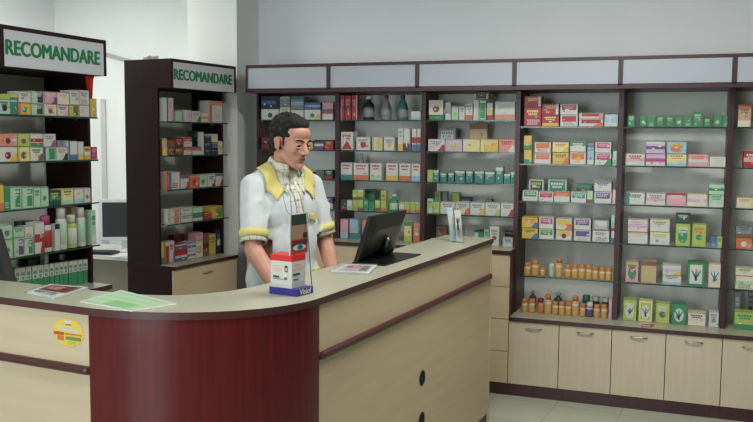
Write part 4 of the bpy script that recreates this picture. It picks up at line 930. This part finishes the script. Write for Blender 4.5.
lp = MB(); ml = mat('lips', (150, 96, 82), .5)
lp.tube([hp(x, y, z) for x, y, z in ((-.024, -.081, -.0605), (-.012, -.0885, -.0575), (0, -.0915, -.0588), (.012, -.0885, -.0575), (.024, -.081, -.0605))], [.001, .0026, .0030, .0026, .001], ml, 8)
lp.tube([hp(x, y, z) for x, y, z in ((-.022, -.081, -.0625), (-.011, -.0865, -.0655), (0, -.0895, -.067), (.011, -.0865, -.0655), (.022, -.081, -.0625))], [.001, .0028, .0034, .0028, .001], ml, 8)
lp.build('lips', man)
# hair
Hh = Blob()
def hh(c, r): Hh.ell(hp(*c), tuple(q*HS for q in r), HR, 3)
hh((0, .030, .046), (.079, .090, .082)); hh((0, .052, .010), (.074, .068, .075)); hh((0, -.012, .092), (.060, .062, .036)); hh((0, .062, -.03), (.055, .045, .05))
r2 = random.Random(3)
for i in range(260):
    a = r2.uniform(0, 2*math.pi); t = r2.uniform(-.15, 1); cz = t; rr = math.sqrt(max(0, 1-cz*cz))
    p = (.077*rr*math.cos(a), .030+.088*rr*math.sin(a), .046+.080*cz)
    if p[1] < -.028 and p[2] < .088: continue
    if p[1] < .012 and p[2] < .035: continue
    if abs(p[0]) > .05 and p[2] < .022 and p[1] < .055: continue
    Hh.ell(hp(*p), r2.uniform(.009, .015), sub=1)
for i in range(60):
    x = r2.uniform(-.050, .050); Hh.ell(hp(x, -.052+abs(x)*.5+r2.uniform(-.006, .008), .092+r2.uniform(-.006, .012)-abs(x)*.25), r2.uniform(.009, .014), sub=1)
for s in (-1, 1):
    for i in range(9): t = i/8; Hh.ell(hp(s*(.0725-.003*t), -.012-.003*t, .045-.055*t), .0075-.003*t, sub=1)
hair = Hh.build('hair', .0032, M_HAIR, man, 1, .4)
# trousers and shoes
T = Blob(); T.ell((0, .01, .96), (.168, .118, .12))
for s in (-1, 1): T.chain([((s*.09, .01, .92), .102), ((s*.1, .0, .52), .078), ((s*.105, .025, .09), .068)])
T.build('trousers', .012, M_TROU, man, 2)
for s in (-1, 1):
    S = Blob(); S.chain([((s*.11, .05, .05), .045), ((s*.115, -.03, .045), .042), ((s*.12, -.12, .038), .036)]); S.build('shoe', .008, M_SHOE, man, 2)
# tunic
S = Blob()
S.cap((-.135, .012, 1.420), (.135, .012, 1.420), .066, .066)
S.ell((0, .012, 1.505), (.098, .078, .055)); S.cap((-.05, .012, 1.50), (-.152, .012, 1.452), .062, .062); S.cap((.05, .012, 1.50), (.152, .012, 1.447), .062, .062); S.ell((0, .004, 1.335), (.190, .120, .165)); S.ell((0, .0, 1.18), (.182, .122, .2)); S.ell((0, .005, 1.02), (.196, .130, .16)); S.cap((-.1, .005, .9), (.1, .005, .9), .118, .118)
HEM = {}
for s in (-1, 1):
    sh = Vector(SH[s]); el = Vector(EL[s]); hm = sh.lerp(el, .80); HEM[s] = hm
    S.chain([(tuple(sh), .063), (tuple(sh.lerp(el, .4)), .064), (tuple(hm), .060)])
rr = random.Random(11)
for i in range(26):   # soft folds
    s = rr.choice((-1, 1)); x = rr.uniform(-.14, .14); z = rr.uniform(.95, 1.34); y = -.118+.3*abs(x)**1.4*1.5
    S.cap((x, y+.012, z), (x+rr.uniform(-.03, .03), y+.014, z-rr.uniform(.06, .16)), .012, .009)
for s in (-1, 1):
    for i in range(6):
        t = rr.uniform(.1, .75); c = Vector(SH[s]).lerp(Vector(EL[s]), t); an = rr.uniform(0, 6.28)
        o2 = Vector((math.cos(an), math.sin(an), 0))*.064; S.cap(tuple(c+o2), tuple(c+o2*.98+Vector((0, 0, -.06))+o2.cross(Vector((0, 0, 1)))*.4), .011, .009)
tunic = S.build('tunic', .0075, M_SHIRT, man, 5, .5)
# flatten sleeve ends: cut below the hem plane so that the sleeve is open and the arm leaves it cleanly
me = tunic.data; bm = bmesh.new(); bm.from_mesh(me)
for s in (-1, 1):
    d = (Vector(EL[s])-Vector(SH[s])).normalized(); hm = HEM[s]
    kill = [f for f in bm.faces if (f.calc_center_median()-hm).dot(d) > .0 and (f.calc_center_median()-hm).length < .13 and (f.calc_center_median().x*s > .125)]
    bmesh.ops.delete(bm, geom=kill, context='FACES')
bm.to_mesh(me); bm.free()
bvh = BVHTree.FromPolygons([v.co for v in me.vertices], [p.vertices[:] for p in me.polygons])
def snap(p, off):
    c, n, i, d = bvh.find_nearest(Vector(p)); return c+n*off
def cloth_strip(name, A, Bc, m, off, rows=6, th=.004, subd=6):
    def dens(P):
        out = []
        for a, b4 in zip(P, P[1:]):
            for k in range(subd): out.append(Vector(a).lerp(Vector(b4), k/subd))
        out.append(Vector(P[-1])); return out
    A, Bc = dens(A), dens(Bc); vs = []
    for a, b4 in zip(A, Bc):
        for j in range(rows+1): vs.append(snap(a.lerp(b4, j/rows), off))
    k = rows+1; mb = MB(); mb.add(vs, [(i*k+j, (i+1)*k+j, (i+1)*k+j+1, i*k+j+1) for i in range(len(A)-1) for j in range(rows)], m, True)
    o = mb.build(name, man); so = o.modifiers.new('s', 'SOLIDIFY'); so.thickness = th; so.offset = 0; return o
# V insert of the plaid shirt, its collar, the wide yellow collar, placket
cloth_strip('plaid_shirt', [(-.055, -.045, 1.560), (-.036, -.10, 1.480), (-.010, -.12, 1.370), (-.004, -.12, 1.20), (-.004, -.12, 1.02)], [(.055, -.045, 1.560), (.045, -.10, 1.480), (.030, -.12, 1.370), (.020, -.12, 1.20), (.016, -.12, 1.02)], M_PLAID, .003, 8)
mb = MB(); n = 26; vs = []
for i in range(n+1):
    a = -math.pi/2 + R(24) + (2*math.pi-R(48))*i/n
    back = .5-.5*math.cos(2*math.pi*i/n)
    for k, (rr_, zz) in enumerate(((.076, 1.525), (.067, 1.555), (.063, 1.575), (.070, 1.573), (.086, 1.538))):
        ca, sa = math.cos(a), math.sin(a); vs.append((rr_*ca*1.0, -.010+rr_*sa*1.05, zz+.014*back-.020*(1-back)**2))
mb.add(vs, [(i*5+j, (i+1)*5+j, (i+1)*5+j+1, i*5+j+1) for i in range(n) for j in range(4)], M_PLAID, True)
o = mb.build('shirt_collar', man); so = o.modifiers.new('s', 'SOLIDIFY'); so.thickness = .003
for s in (-1, 1):
    cloth_strip('shirt_collar_point', [(s*.070, -.045, 1.570), (s*.050, -.085, 1.540), (s*.022, -.105, 1.495)], [(s*.098, -.055, 1.525), (s*.082, -.105, 1.475), (s*.050, -.125, 1.425)], M_PLAID, .006, 4)
    cloth_strip('yellow_collar', [(0, .074, 1.585), (s*.05, .065, 1.585), (s*.080, .02, 1.575), (s*.086, -.035, 1.550), (s*.078, -.080, 1.505), (s*.066, -.110, 1.450)],
                [(0, .10, 1.520), (s*.085, .09, 1.520), (s*.130, .02, 1.525), (s*.138, -.045, 1.490), (s*.132, -.085, 1.435), (s*.112, -.112, 1.395)], M_YEL, .009, 6)
    # sleeve trim and shirt cuff below it
    d = (Vector(EL[s])-Vector(SH[s])).normalized(); hm = HEM[s]; q = Vector((0, 0, 1)).rotation_difference(d)
    for nm, r0, r1, a0, a1, mm in (('sleeve_trim', .0665, .0655, -.030, .006, M_YEL), ('shirt_cuff', .062, .060, .0, .026, M_PLAID)):
        mb = MB(); n = 28; vs = []
        for rr_, zz in ((r0, a0), (r1, a1), (r1-.004, a1), (r0-.004, a0)):
            for i in range(n):
                t = 2*math.pi*i/n; vs.append(hm+q @ Vector((rr_*math.cos(t), rr_*math.sin(t), zz)))
        mb.add(vs, [(j % 4*n+i, j % 4*n+(i+1) % n, (j+1) % 4*n+(i+1) % n, (j+1) % 4*n+i) for j in range(4) for i in range(n)], mm, True); mb.build(nm, man)
cloth_strip('pocket_flap', [(.075, -.13, 1.325), (.125, -.13, 1.325)], [(.075, -.13, 1.295), (.125, -.13, 1.295)], M_YEL, .006, 4)
cloth_strip('pocket_flap', [(-.17, -.09, 1.075), (-.10, -.12, 1.075)], [(-.17, -.09, 1.03), (-.10, -.12, 1.03)], M_YEL, .006, 4)
cloth_strip('pocket_flap', [(.10, -.12, 1.075), (.17, -.09, 1.075)], [(.10, -.12, 1.03), (.17, -.09, 1.03)], M_YEL, .006, 4)

# ------------------------------------------------------------------ light
world = bpy.data.worlds.new('daylight'); SC.world = world; world.use_nodes = True
bg = world.node_tree.nodes['Background']; bg.inputs[0].default_value = (.86, .94, 1, 1); bg.inputs[1].default_value = 8.5
def area(name, loc, size, rot, power, col, parent=None):
    l = bpy.data.lights.new(name, 'AREA'); l.shape = 'RECTANGLE'; l.size, l.size_y = size; l.energy = power; l.color = col
    o = bpy.data.objects.new(name, l); COL.objects.link(o); o.location = loc; o.rotation_euler = rot
    if parent: o.parent = parent
    return o
M_FILL = bpy.data.materials.new('added lamp diffuser'); M_FILL.use_nodes = True
bb = M_FILL.node_tree.nodes['Principled BSDF']; bb.inputs['Emission Color'].default_value = (1, .98, .94, 1); bb.inputs['Emission Strength'].default_value = 1.2
def added_ceiling_lamp(x, y, rz, p, lab):  # unseen fill lamp, added to brighten the walls and counter
    o = empty('added_ceiling_light', (x, y, ZC), rz); tag(o, lab, 'ceiling light', 'ceiling lights')  # added unseen fill lamp
    MB().box((-.62, -.15, -.07), (.62, .15, -.001), M_PANEL).build('housing', o, bevel=.004)
    MB().box((-.58, -.12, -.078), (.58, .12, -.0705), M_FILL).build('added_diffuser', o)
    area('fill_lamp', (0, 0, -.09), (1.16, .24), (0, 0, 0), p, (1, .97, .92), o)
po = area('window_portal', ((WX0+WX1)/2, YF-.05, (WZ0+WZ1)/2), (WX1-WX0, WZ1-WZ0), (R(90), 0, 0), 1, (1, 1, 1)); po.data.cycles.is_portal = True
added_ceiling_lamp(-1.2, 1.6, 0, 28, 'added unseen ceiling fill light over the counter')
added_ceiling_lamp(-.4, 3.7, 0, 46, 'added unseen ceiling fill light in front of the wall bays')
added_ceiling_lamp(-4.5, 4.7, 0, 33, 'added unseen ceiling fill light over the office desk')
vs = SC.view_settings; SC.display_settings.display_device = 'sRGB'
vs.view_transform = 'Standard'; vs.look = 'None'; vs.gamma = 1; vs.use_curve_mapping = False; vs.exposure = .1
SC.cycles.pixel_filter_type = 'GAUSSIAN'; SC.cycles.filter_width = 1.6
